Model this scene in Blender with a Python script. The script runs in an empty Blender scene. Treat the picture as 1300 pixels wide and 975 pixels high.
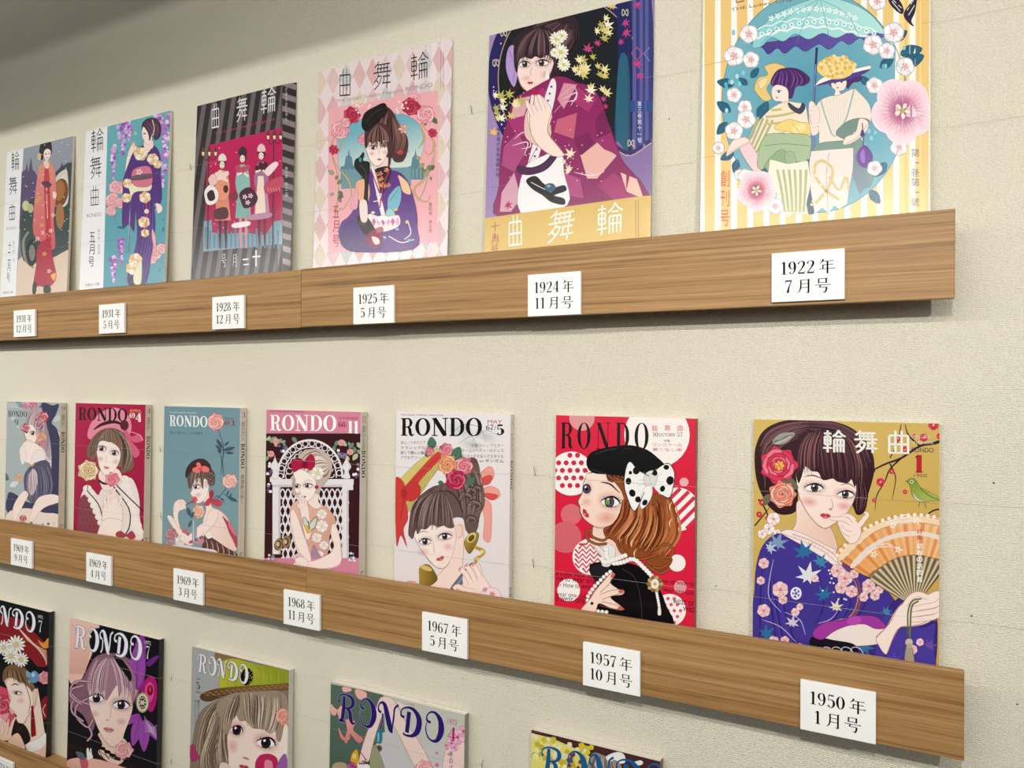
import bpy, bmesh, math, random
from mathutils import Vector, Matrix
from mathutils.geometry import tessellate_polygon
R = math.radians
sc = bpy.context.scene
C = sc.collection
# ------------------------------------------------------------------ camera (metres; display wall is the plane y=0, the visitor stands at negative y)
DEPTH = 0.041                       # front of the shelf fascias to the wall
EYE = 1.50
CAM = Vector((0, -(0.70 + DEPTH), EYE))
F = 950.0
yaw, pit, rol = R(28.1), -0.003, -0.0018
_r0 = Vector((math.cos(yaw), math.sin(yaw), 0)); _f0 = Vector((-math.sin(yaw), math.cos(yaw), 0)); _z = Vector((0, 0, 1))
FW = _f0*math.cos(pit) + _z*math.sin(pit); _u = _z*math.cos(pit) - _f0*math.sin(pit)
RT = _r0*math.cos(rol) - _u*math.sin(rol); UP = _r0*math.sin(rol) + _u*math.cos(rol)
cam = bpy.data.objects.new('camera', bpy.data.cameras.new('camera')); C.objects.link(cam)
m = Matrix.Identity(4)
for i in range(3):
    m[i][0] = RT[i]; m[i][1] = UP[i]; m[i][2] = -FW[i]; m[i][3] = CAM[i]
cam.matrix_world = m
cam.data.sensor_width = 36; cam.data.sensor_fit = 'HORIZONTAL'; cam.data.lens = F*36/1300
cam.data.clip_start = 0.01; cam.data.clip_end = 60
sc.camera = cam
# ------------------------------------------------------------------ world, lamps, exposure
sc.view_settings.view_transform = 'Standard'; sc.view_settings.look = 'None'
sc.view_settings.gamma = 1; sc.view_settings.use_curve_mapping = False
sc.view_settings.exposure = 0.0
w = bpy.data.worlds.new('world'); sc.world = w; w.use_nodes = True
w.node_tree.nodes['Background'].inputs[0].default_value = (1.0, 0.985, 0.95, 1)
w.node_tree.nodes['Background'].inputs[1].default_value = 0.36
def lamp(name, loc, target, size, power, color=(1, 0.96, 0.88), sy=None, label=None):
    l = bpy.data.lights.new(name, 'AREA'); l.shape = 'RECTANGLE' if sy else 'DISK'; l.size = size
    if sy: l.size_y = sy
    l.energy = power; l.color = color
    o = bpy.data.objects.new(name, l); C.objects.link(o); o.location = loc
    o.rotation_euler = (Vector(target) - Vector(loc)).to_track_quat('-Z', 'Y').to_euler()
    return o
WARM = (1, .985, .945)
lamp('spot_lamp', (0.45, -1.0, EYE+0.33), (-0.45, 0, EYE-0.1), 0.028, 3.6, WARM)
lamp('spot_lamp', (0.03, -1.0, EYE+0.33), (-0.75, 0, EYE-0.1), 0.028, 4.0, WARM)
for x_, w_, p_ in ((-0.45, 2.0, 4.6), (-2.4, 2.4, 9.5)):      # two unseen strips added behind the visitor to brighten the wall, mostly its left
    o_ = lamp('strip_fill', (x_, -1.05, EYE+0.455), (x_, 0, EYE-0.25), w_, p_, WARM, sy=0.02); o_.data.spread = R(125)
lamp('room_fill', (-0.9, -2.6, EYE+0.35), (-0.9, 0, EYE-0.35), 1.6, 6.5, WARM, sy=0.5)  # soft fill added behind the camera to lift all rows evenly
sc.cycles.transparent_max_bounces = 24
sc.cycles.max_bounces = 6

# ------------------------------------------------------------------ helpers
def srgb(h, a=1.0):
    if isinstance(h, tuple): return h
    h = h.lstrip('#')
    if len(h) == 3: h = ''.join(ch*2 for ch in h)
    v = [int(h[i:i+2], 16)/255 for i in (0, 2, 4)]
    return tuple((x/12.92 if x <= 0.04045 else ((x+0.055)/1.055)**2.4) for x in v) + (a,)
def link(o, parent=None):
    C.objects.link(o)
    if parent is not None: o.parent = parent
    return o
def tag(o, label=None, cat=None, group=None, kind=None):
    if label: o['label'] = label
    if cat: o['category'] = cat
    if group: o['group'] = group
    if kind: o['kind'] = kind
    return o
def empty(name, loc=(0, 0, 0)):
    o = bpy.data.objects.new(name, None); o.location = loc; o.empty_display_size = 0.02
    return link(o)
def mesh_obj(name, verts, faces, mats, parent=None, idx=None, smooth=False):
    me = bpy.data.meshes.new(name); me.from_pydata([tuple(v) for v in verts], [], faces)
    for mm in (mats if isinstance(mats, (list, tuple)) else [mats]): me.materials.append(mm)
    if idx: me.polygons.foreach_set('material_index', idx)
    if smooth: me.polygons.foreach_set('use_smooth', [True]*len(me.polygons))
    me.update()
    return link(bpy.data.objects.new(name, me), parent)
def box_obj(name, lo, hi, mat, parent=None, bev=0.0, seg=2):
    bm = bmesh.new(); bmesh.ops.create_cube(bm, size=1)
    for v in bm.verts:
        v.co = Vector([(lo[i]+hi[i])/2 + v.co[i]*(hi[i]-lo[i]) for i in range(3)])
    if bev: bmesh.ops.bevel(bm, geom=bm.edges[:], offset=bev, segments=seg, profile=0.5, affect='EDGES')
    me = bpy.data.meshes.new(name); bm.to_mesh(me); bm.free(); me.materials.append(mat)
    return link(bpy.data.objects.new(name, me), parent)
def new_mat(name):
    m = bpy.data.materials.new(name); m.use_nodes = True
    nt = m.node_tree; b = nt.nodes['Principled BSDF']
    return m, nt, b
def N(nt, t, **k):
    n = nt.nodes.new(t)
    for a, v in k.items():
        if a in ('inputs',):
            for kk, vv in v.items(): n.inputs[kk].default_value = vv
        else: setattr(n, a, v)
    return n
def ramp(nt, stops):
    n = nt.nodes.new('ShaderNodeValToRGB'); e = n.color_ramp.elements
    while len(e) > 1: e.remove(e[-1])
    e[0].position = stops[0][0]; e[0].color = stops[0][1]
    for p, c in stops[1:]:
        x = e.new(p); x.color = c
    return n
def plain(name, col, rough=0.5, spec=0.5, metallic=0.0):
    m, nt, b = new_mat(name)
    no = N(nt, 'ShaderNodeTexNoise', inputs={'Scale': 60.0, 'Detail': 3.0})
    tc = N(nt, 'ShaderNodeTexCoord'); nt.links.new(tc.outputs['Object'], no.inputs['Vector'])
    c = srgb(col)
    r = ramp(nt, [(0.3, tuple(x*0.96 for x in c[:3])+(1,)), (0.7, c)])
    nt.links.new(no.outputs['Fac'], r.inputs[0]); nt.links.new(r.outputs[0], b.inputs['Base Color'])
    b.inputs['Roughness'].default_value = rough; b.inputs['Metallic'].default_value = metallic
    b.inputs['Specular IOR Level'].default_value = spec
    return m
# ---- materials
def wall_material():
    m, nt, b = new_mat('woven_wallpaper')
    tc = N(nt, 'ShaderNodeTexCoord')
    sp = N(nt, 'ShaderNodeSeparateXYZ'); nt.links.new(tc.outputs['Object'], sp.inputs[0])
    cb = N(nt, 'ShaderNodeCombineXYZ'); nt.links.new(sp.outputs['X'], cb.inputs[0]); nt.links.new(sp.outputs['Z'], cb.inputs[1])
    n1 = N(nt, 'ShaderNodeTexNoise', inputs={'Scale': 760.0, 'Detail': 1.0, 'Roughness': 0.5}); nt.links.new(cb.outputs[0], n1.inputs['Vector'])
    mp = N(nt, 'ShaderNodeMapping'); mp.inputs['Scale'].default_value = (420, 900, 1); nt.links.new(cb.outputs[0], mp.inputs[0])
    n2 = N(nt, 'ShaderNodeTexNoise', inputs={'Scale': 1.0, 'Detail': 2.0}); nt.links.new(mp.outputs[0], n2.inputs['Vector'])
    mp3 = N(nt, 'ShaderNodeMapping'); mp3.inputs['Scale'].default_value = (900, 260, 1); nt.links.new(cb.outputs[0], mp3.inputs[0])
    n3 = N(nt, 'ShaderNodeTexNoise', inputs={'Scale': 1.0, 'Detail': 1.0}); nt.links.new(mp3.outputs[0], n3.inputs['Vector'])
    a1 = N(nt, 'ShaderNodeMath', operation='ADD'); nt.links.new(n1.outputs['Fac'], a1.inputs[0]); nt.links.new(n2.outputs['Fac'], a1.inputs[1])
    a2 = N(nt, 'ShaderNodeMath', operation='MULTIPLY_ADD'); nt.links.new(n3.outputs['Fac'], a2.inputs[0]); a2.inputs[1].default_value = 0.6; nt.links.new(a1.outputs[0], a2.inputs[2])
    wx = N(nt, 'ShaderNodeTexWave', bands_direction='X', inputs={'Scale': 185.0, 'Distortion': 2.2, 'Detail': 1.0, 'Detail Scale': 1.5}); wy = N(nt, 'ShaderNodeTexWave', bands_direction='Y', inputs={'Scale': 200.0, 'Distortion': 2.2, 'Detail': 1.0, 'Detail Scale': 1.5})
    nt.links.new(cb.outputs[0], wx.inputs['Vector']); nt.links.new(cb.outputs[0], wy.inputs['Vector'])
    wm = N(nt, 'ShaderNodeMath', operation='MULTIPLY'); nt.links.new(wx.outputs['Fac'], wm.inputs[0]); nt.links.new(wy.outputs['Fac'], wm.inputs[1])
    wa = N(nt, 'ShaderNodeMath', operation='MULTIPLY_ADD'); nt.links.new(wm.outputs[0], wa.inputs[0]); wa.inputs[1].default_value = 0.55; nt.links.new(a2.outputs[0], wa.inputs[2])
    bp = N(nt, 'ShaderNodeBump', inputs={'Strength': 0.8, 'Distance': 0.0009}); nt.links.new(wa.outputs[0], bp.inputs['Height'])
    nt.links.new(bp.outputs[0], b.inputs['Normal'])
    big = N(nt, 'ShaderNodeTexNoise', inputs={'Scale': 3.0, 'Detail': 2.0}); nt.links.new(cb.outputs[0], big.inputs['Vector'])
    mx = N(nt, 'ShaderNodeMath', operation='MULTIPLY_ADD'); nt.links.new(big.outputs['Fac'], mx.inputs[0]); mx.inputs[1].default_value = 0.5
    nt.links.new(a1.outputs[0], mx.inputs[2])
    r = ramp(nt, [(0.85, srgb('cdc4a8')), (1.25, srgb('dad2b9')), (1.65, srgb('e4ddc6'))])
    sc2 = N(nt, 'ShaderNodeMapRange'); sc2.inputs[1].default_value = 0.7; sc2.inputs[2].default_value = 1.8
    nt.links.new(mx.outputs[0], sc2.inputs[0])
    r = ramp(nt, [(0.15, srgb('d6cfba')), (0.5, srgb('e0dac6')), (0.85, srgb('e9e3d1'))])
    nt.links.new(sc2.outputs[0], r.inputs[0]); nt.links.new(r.outputs[0], b.inputs['Base Color'])
    b.inputs['Roughness'].default_value = 0.75; b.inputs['Specular IOR Level'].default_value = 0.25
    return m
def wood_material(name, tint=1.0, seed=0.0):
    m, nt, b = new_mat(name)
    tc = N(nt, 'ShaderNodeTexCoord')
    mp = N(nt, 'ShaderNodeMapping'); mp.inputs['Scale'].default_value = (2.6, 60, 240); mp.inputs['Location'].default_value = (seed, seed*3, seed*7)
    nt.links.new(tc.outputs['Object'], mp.inputs[0])
    dn = N(nt, 'ShaderNodeTexNoise', inputs={'Scale': 0.35, 'Detail': 2.0}); nt.links.new(mp.outputs[0], dn.inputs['Vector'])
    n1 = N(nt, 'ShaderNodeTexNoise', inputs={'Scale': 1.0, 'Detail': 6.0, 'Roughness': 0.62, 'Distortion': 0.4}); nt.links.new(mp.outputs[0], n1.inputs['Vector'])
    mp2 = N(nt, 'ShaderNodeMapping'); mp2.inputs['Scale'].default_value = (16, 200, 1500); nt.links.new(tc.outputs['Object'], mp2.inputs[0])
    n2 = N(nt, 'ShaderNodeTexNoise', inputs={'Scale': 1.0, 'Detail': 3.0, 'Roughness': 0.7}); nt.links.new(mp2.outputs[0], n2.inputs['Vector'])
    wv = N(nt, 'ShaderNodeMath', operation='MULTIPLY_ADD'); nt.links.new(n2.outputs['Fac'], wv.inputs[0]); wv.inputs[1].default_value = 0.62; nt.links.new(n1.outputs['Fac'], wv.inputs[2])
    def t(h):
        c = srgb(h); return (c[0]*tint, c[1]*tint, c[2]*tint, 1)
    r = ramp(nt, [(0.56, t('664a2a')), (0.67, t('866139')), (0.76, t('997346')), (0.90, t('a67f50')), (1.05, t('b38e5f'))])
    nt.links.new(wv.outputs[0], r.inputs[0]); nt.links.new(r.outputs[0], b.inputs['Base Color'])
    b.inputs['Roughness'].default_value = 0.48; b.inputs['Specular IOR Level'].default_value = 0.3
    bp = N(nt, 'ShaderNodeBump', inputs={'Strength': 0.12, 'Distance': 0.0006}); nt.links.new(wv.outputs[0], bp.inputs['Height']); nt.links.new(bp.outputs[0], b.inputs['Normal'])
    return m
def ink_material(name, alpha=False, rough=0.24):
    m, nt, b = new_mat(name)
    at = N(nt, 'ShaderNodeAttribute', attribute_name='ink')
    no = N(nt, 'ShaderNodeTexNoise', inputs={'Scale': 900.0, 'Detail': 2.0}); tc = N(nt, 'ShaderNodeTexCoord'); nt.links.new(tc.outputs['Object'], no.inputs['Vector'])
    mr = N(nt, 'ShaderNodeMapRange'); mr.inputs[3].default_value = 0.84; mr.inputs[4].default_value = 0.95; nt.links.new(no.outputs['Fac'], mr.inputs[0])
    mm = N(nt, 'ShaderNodeVectorMath', operation='SCALE'); nt.links.new(at.outputs['Color'], mm.inputs[0]); nt.links.new(mr.outputs[0], mm.inputs['Scale'])
    nt.links.new(mm.outputs[0], b.inputs['Base Color'])
    b.inputs['Roughness'].default_value = rough; b.inputs['Specular IOR Level'].default_value = 0.4
    if alpha: nt.links.new(at.outputs['Alpha'], b.inputs['Alpha'])
    return m
def pages_material():
    m, nt, b = new_mat('paper_pages')
    tc = N(nt, 'ShaderNodeTexCoord'); mp = N(nt, 'ShaderNodeMapping'); mp.inputs['Scale'].default_value = (3, 3500, 3); nt.links.new(tc.outputs['Object'], mp.inputs[0])
    n = N(nt, 'ShaderNodeTexNoise', inputs={'Scale': 1.0, 'Detail': 1.0}); nt.links.new(mp.outputs[0], n.inputs['Vector'])
    r = ramp(nt, [(0.35, srgb('c9bfae')), (0.6, srgb('f0ebe0'))]); nt.links.new(n.outputs['Fac'], r.inputs[0]); nt.links.new(r.outputs[0], b.inputs['Base Color'])
    b.inputs['Roughness'].default_value = 0.8
    return m
M_WALL = wall_material(); M_PAGES = pages_material()
M_INK = ink_material('printed_ink'); M_INKA = ink_material('printed_soft_ink', True)
M_SPINE = ink_material('printed_spine', rough=0.45)
M_WHITE = plain('white_card', 'f3f2ee', 0.45, 0.4); M_LETTER = plain('black_lettering', '0c0b0b', 0.7, 0.1)
M_WOODS = [wood_material('oak_veneer_a', 1.0, 0.0), wood_material('oak_veneer_b', 1.03, 2.3), wood_material('oak_veneer_c', 0.97, 5.1)]
M_STAPLE = plain('dark_wire', '4a453c', 0.4, 0.6, 0.6)
def thread_material():
    m, nt, b = new_mat('nylon_thread'); b.inputs['Base Color'].default_value = srgb('d6cfba'); b.inputs['Roughness'].default_value = 0.25
    b.inputs['Transmission Weight'].default_value = 0.3
    return m
M_THREAD = thread_material()

# ------------------------------------------------------------------ strokes and glyphs (2-D, unit coordinates)
def spline(pts, closed=False, n=5):
    P = [Vector(p) for p in pts]; L = len(P)
    if L < 3: return P
    out = []
    rng = range(L if closed else L-1)
    for i in rng:
        if closed: a, b, c, d = P[i-1], P[i], P[(i+1) % L], P[(i+2) % L]
        else:
            b, c = P[i], P[i+1]; a = P[i-1] if i else b*2-c; d = P[i+2] if i+2 < L else c*2-b
        for k in range(n):
            t = k/n
            out.append(0.5*((2*b) + (c-a)*t + (2*a-5*b+4*c-d)*t*t + (3*b-a-3*c+d)*t**3))
    if not closed: out.append(P[-1])
    return out
def ribbon(pts, wid, smooth=True, closed=False, n=5):
    """quads of a stroke with a width per point -> list of quads (each 4 Vector2)"""
    if not isinstance(wid, (list, tuple)): wid = [wid]*len(pts)
    if len(wid) != len(pts):
        wid = [wid[min(len(wid)-1, int(round(i*(len(wid)-1)/max(1, len(pts)-1))))] for i in range(len(pts))]
    P3 = [Vector((p[0], p[1], wv)) for p, wv in zip(pts, wid)]
    S = spline(P3, closed, n) if smooth and len(pts) > 2 else P3
    L = len(S); le = []; ri = []
    for i in range(L):
        if closed: a, b = S[i-1], S[(i+1) % L]
        else: a, b = S[max(0, i-1)], S[min(L-1, i+1)]
        d = Vector((b.x-a.x, b.y-a.y)); d = d.normalized() if d.length > 1e-9 else Vector((1, 0))
        nrm = Vector((-d.y, d.x))*abs(S[i].z)*0.5; c = Vector((S[i].x, S[i].y))
        le.append(c+nrm); ri.append(c-nrm)
    q = []
    for i in range(L if closed else L-1):
        j = (i+1) % L
        q.append([le[i], le[j], ri[j], ri[i]])
    return q
T_, K_ = 0.035, 0.12
def _b(x0, y0, x1, y1, w): return ('l', [(x0, y0), (x1, y1)], w)
def _c(pts, w): return ('c', pts, w)
def _o(cx, cy, rx, ry, thick, thin):
    pts = [(cx+rx*math.cos(a*math.pi/8), cy+ry*math.sin(a*math.pi/8)) for a in range(16)]
    return ('o', pts, [thin+(thick-thin)*abs(math.cos(a*math.pi/8))**1.5 for a in range(16)])
GLY = {
 '0': (.5, [_o(.25, .5, .19, .47, .13, .035)]),
 '1': (.42, [_b(.22, 0, .22, 1, .12), _b(.07, .86, .2, .985, .05), _b(.07, .02, .37, .02, .04)]),
 '2': (.5, [_c([(.07, .76), (.1, .9), (.24, .98), (.4, .9), (.41, .7), (.27, .4), (.06, .06)], [.11, .05, .04, .1, .12, .07, .04]), _b(.05, .05, .45, .05, .1), _b(.44, .03, .47, .22, .035)]),
 '3': (.5, [_c([(.08, .8), (.12, .93), (.24, .98), (.38, .88), (.37, .66), (.2, .54)], [.1, .05, .04, .11, .1, .03]), _c([(.2, .54), (.38, .47), (.42, .25), (.32, .06), (.15, .02), (.07, .18)], [.03, .09, .13, .07, .05, .1])]),
 '4': (.52, [_b(.35, 1, .03, .29, .035), _b(.02, .28, .5, .28, .045), _b(.36, 1, .36, 0, .12), _b(.22, .02, .48, .02, .04)]),
 '5': (.5, [_b(.1, .94, .42, .94, .1), _b(.11, .96, .09, .53, .035), _c([(.09, .53), (.22, .62), (.38, .54), (.43, .3), (.34, .06), (.17, .02), (.07, .17)], [.03, .04, .1, .13, .07, .05, .1])]),
 '6': (.5, [_c([(.41, .82), (.36, .95), (.24, .97), (.11, .75), (.08, .4), (.13, .1), (.25, .02), (.38, .1), (.43, .32), (.36, .53), (.23, .58), (.11, .42)], [.09, .05, .04, .09, .13, .09, .04, .08, .12, .07, .035, .03])]),
 '7': (.48, [_b(.05, .94, .45, .94, .1), _b(.065, .97, .05, .76, .035), _c([(.45, .92), (.29, .5), (.2, 0)], [.04, .07, .14])]),
 '8': (.5, [_o(.25, .75, .15, .22, .1, .035), _o(.25, .26, .19, .24, .12, .035)]),
 '9': (.5, [_c([(.09, .18), (.14, .05), (.26, .03), (.39, .25), (.42, .6), (.37, .9), (.25, .98), (.12, .9), (.07, .68), (.14, .47), (.27, .42), (.39, .58)], [.09, .05, .04, .09, .13, .09, .04, .08, .12, .07, .035, .03])]),
 '年': (1, [_c([(.3, .98), (.22, .82), (.08, .68)], [.08, .06, .015]), _b(.22, .83, .88, .83, .035), _b(.24, .58, .84, .58, .035), _b(.27, .58, .27, .3, .06), _b(.03, .3, .97, .3, .035), _b(.55, .83, .55, -.05, .08), ('t', (.9, .83), .06), ('t', (.86, .58), .06), ('t', (.98, .3), .07)]),
 '月': (1, [_c([(.27, .93), (.27, .5), (.22, .2), (.06, 0)], [.07, .07, .06, .015]), _b(.27, .92, .75, .92, .035), _b(.75, .93, .75, .02, .08), _c([(.77, .02), (.7, 0), (.58, .05)], [.07, .05, .015]), _b(.27, .65, .75, .65, .035), _b(.26, .38, .75, .38, .035), ('t', (.8, .93), .07)]),
 '号': (1, [_b(.27, .95, .27, .62, .065), _b(.73, .95, .73, .62, .075), _b(.27, .94, .75, .94, .035), _b(.27, .66, .73, .66, .035), _b(.03, .5, .97, .5, .035), _b(.38, .5, .32, .32, .06), _b(.32, .33, .76, .33, .035), _c([(.75, .34), (.73, .12), (.65, -.03), (.5, .03)], [.08, .08, .06, .015]), ('t', (.98, .5), .07), ('t', (.78, .94), .06)]),
}
DECO = {   # thin monoline display characters
 '輪': (1, [_b(.2, 1, .2, 0, 1), _b(.04, .86, .36, .86, 1), _b(.07, .72, .33, .72, 1), _b(.07, .72, .07, .36, 1), _b(.33, .72, .33, .36, 1), _b(.07, .54, .33, .54, 1), _b(.07, .36, .33, .36, 1), _b(.0, .2, .4, .2, 1),
       _c([(.7, 1), (.6, .84), (.44, .72)], 1), _c([(.7, 1), (.82, .84), (1, .72)], 1), _b(.58, .72, .84, .72, 1), _b(.5, .58, .93, .58, 1), _b(.5, .58, .5, 0, 1), _b(.93, .58, .93, 0, 1), _b(.5, .32, .93, .32, 1), _b(.64, .58, .64, .02, 1), _b(.79, .58, .79, .02, 1)]),
 '舞': (1, [_c([(.27, 1), (.2, .9), (.05, .8)], 1), _b(.17, .88, .92, .88, 1), _b(.25, .88, .25, .6, 1), _b(.42, .88, .42, .6, 1), _b(.6, .88, .6, .6, 1), _b(.78, .88, .78, .6, 1), _b(.0, .6, 1, .6, 1), _b(.2, .74, .84, .74, 1),
       _c([(.32, .55), (.22, .38), (.06, .25)], 1), _c([(.24, .45), (.46, .45), (.36, .2), (.1, 0)], 1), _b(.2, .32, .32, .22, 1), _b(.55, .44, .95, .44, 1), _b(.52, .2, 1, .2, 1), _b(.8, .56, .8, 0, 1), _b(.6, .44, .6, .2, 1)]),
 '曲': (1, [_b(.1, .78, .9, .78, 1), _b(.1, .78, .1, 0, 1), _b(.9, .78, .9, 0, 1), _b(.1, .02, .9, .02, 1), _b(.1, .4, .9, .4, 1), _b(.37, 1, .37, 0, 1), _b(.63, 1, .63, 0, 1)]),
}
SERIF = {   # bold Clarendon-like capitals
 'R': (.8, [_b(.2, 0, .2, 1, .2), _b(.02, .03, .4, .03, .06), _b(.02, .97, .3, .97, .06), _c([(.2, .97), (.5, .96), (.62, .74), (.5, .52), (.2, .5)], [.05, .09, .19, .09, .05]), _c([(.42, .5), (.54, .38), (.58, .12), (.68, .02), (.8, .1)], [.07, .17, .17, .1, .05])]),
 'O': (.9, [_o(.45, .5, .33, .47, .22, .05)]),
 'N': (.95, [_b(.17, 0, .17, 1, .07), _b(.8, 0, .8, 1, .07), _b(.17, .97, .78, .03, .24), _b(.02, .03, .33, .03, .06), _b(.02, .97, .26, .97, .06), _b(.64, .97, .95, .97, .06)]),
 'D': (.85, [_b(.2, 0, .2, 1, .2), _b(.02, .03, .35, .03, .06), _b(.02, .97, .35, .97, .06), _c([(.2, .97), (.5, .95), (.69, .75), (.73, .5), (.69, .25), (.5, .05), (.2, .03)], [.05, .08, .17, .22, .17, .08, .05])]),
}
DIDOT = {   # tall condensed high-contrast capitals
 'R': (.62, [_b(.16, 0, .16, 1, .13), _b(.03, .01, .29, .01, .025), _b(.03, .99, .3, .99, .025), _c([(.16, .985), (.42, .96), (.5, .76), (.42, .55), (.16, .52)], [.02, .06, .13, .06, .02]), _c([(.34, .52), (.46, .42), (.49, .12), (.55, .02), (.63, .08)], [.03, .11, .12, .06, .02])]),
 'O': (.66, [_o(.33, .5, .24, .49, .14, .02)]),
 'N': (.72, [_b(.14, 0, .14, 1, .025), _b(.6, 0, .6, 1, .025), _b(.16, .98, .58, .02, .14), _b(.03, .01, .25, .01, .025), _b(.03, .99, .2, .99, .025), _b(.49, .99, .71, .99, .025)]),
 'D': (.66, [_b(.16, 0, .16, 1, .13), _b(.03, .01, .3, .01, .025), _b(.03, .99, .3, .99, .025), _c([(.16, .99), (.42, .95), (.54, .75), (.57, .5), (.54, .25), (.42, .05), (.16, .01)], [.02, .05, .12, .14, .12, .05, .02])]),
}
CURLY = {   # swash capitals with curled starts
 'R': (.85, [_c([(.28, .95), (.26, .5), (.2, .1), (.08, 0)], [.13, .17, .16, .1]), _b(.02, .02, .34, .02, .07), _c([(.06, .66), (.0, .8), (.1, .95), (.35, 1), (.62, .93), (.7, .74), (.58, .56), (.3, .5)], [.1, .05, .06, .07, .12, .17, .1, .05]), _c([(.4, .52), (.55, .4), (.6, .15), (.7, .0), (.84, .06)], [.06, .16, .17, .1, .04])]),
 'O': (.85, [_c([(.3, .62), (.16, .66), (.14, .82), (.28, .97), (.5, .97), (.7, .75), (.74, .4), (.6, .08), (.4, .0), (.2, .1), (.1, .35), (.13, .6)], [.1, .09, .05, .06, .1, .2, .24, .16, .08, .06, .05, .03])]),
 'N': (.95, [_c([(.14, .62), (.03, .68), (.02, .85), (.15, .98), (.3, .9), (.42, .55), (.56, .1), (.66, -.02)], [.1, .08, .05, .08, .17, .22, .2, .06]), _c([(.2, .6), (.18, .2), (.08, .0)], [.05, .06, .07]), _c([(.62, .02), (.7, .5), (.74, .85), (.9, 1)], [.06, .07, .07, .08])]),
 'D': (.88, [_b(.34, .84, .26, .1, .17), _c([(.14, .62), (.0, .66), (.02, .86), (.25, .98), (.55, .93), (.77, .65), (.72, .25), (.5, .03), (.2, .0), (.1, .06)], [.1, .08, .05, .07, .13, .22, .22, .12, .07, .08])]),
}
def glyph_polys(g, wscale=1.0):
    out = []
    for s in g:
        if s[0] == 't':
            (x, y), r = s[1], s[2]; out.append([Vector((x-r*1.6, y-.016)), Vector((x+r*.5, y-.016)), Vector((x-r*.4, y+r))])
            continue
        w = s[2] if isinstance(s[2], (list, tuple)) else [s[2]]*len(s[1])
        out += ribbon(s[1], [x*wscale for x in w], s[0] != 'l', s[0] == 'o', 4)
    return out
def word_polys(text, font, wscale=1.0, gap=.06, space=.35):
    """polygons of a word, cap height 1, returns (polys, width)"""
    x = 0; out = []
    for ch in text:
        if ch == ' ': x += space; continue
        g = font.get(ch)
        if not g: x += .3; continue
        for q in glyph_polys(g[1], wscale): out.append([Vector((p.x+x, p.y)) for p in q])
        x += g[0] + gap
    return out, max(x-gap, .01)
_font_cache = {}
def font_tris(text):
    """triangles of a text set in the built-in typeface, fitted to a box of 1 x 1, plus its aspect"""
    if text in _font_cache: return _font_cache[text]
    cu = bpy.data.curves.new('tmp', 'FONT'); cu.body = text; cu.resolution_u = 3; cu.fill_mode = 'FRONT'
    ob = bpy.data.objects.new('tmp', cu); C.objects.link(ob)
    dg = bpy.context.evaluated_depsgraph_get(); ev = ob.evaluated_get(dg); me = ev.to_mesh()
    tris = []
    if me and len(me.vertices):
        xs = [v.co.x for v in me.vertices]; ys = [v.co.y for v in me.vertices]
        x0, x1, y0, y1 = min(xs), max(xs), min(ys), max(ys); W = max(x1-x0, 1e-6); H = max(y1-y0, 1e-6)
        for p in me.polygons:
            tris.append([Vector(((me.vertices[i].co.x-x0)/W, (me.vertices[i].co.y-y0)/H)) for i in p.vertices])
        asp = W/H
    else: asp = 1
    ev.to_mesh_clear(); bpy.data.objects.remove(ob); bpy.data.curves.remove(cu)
    _font_cache[text] = (tris, asp)
    return _font_cache[text]

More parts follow.
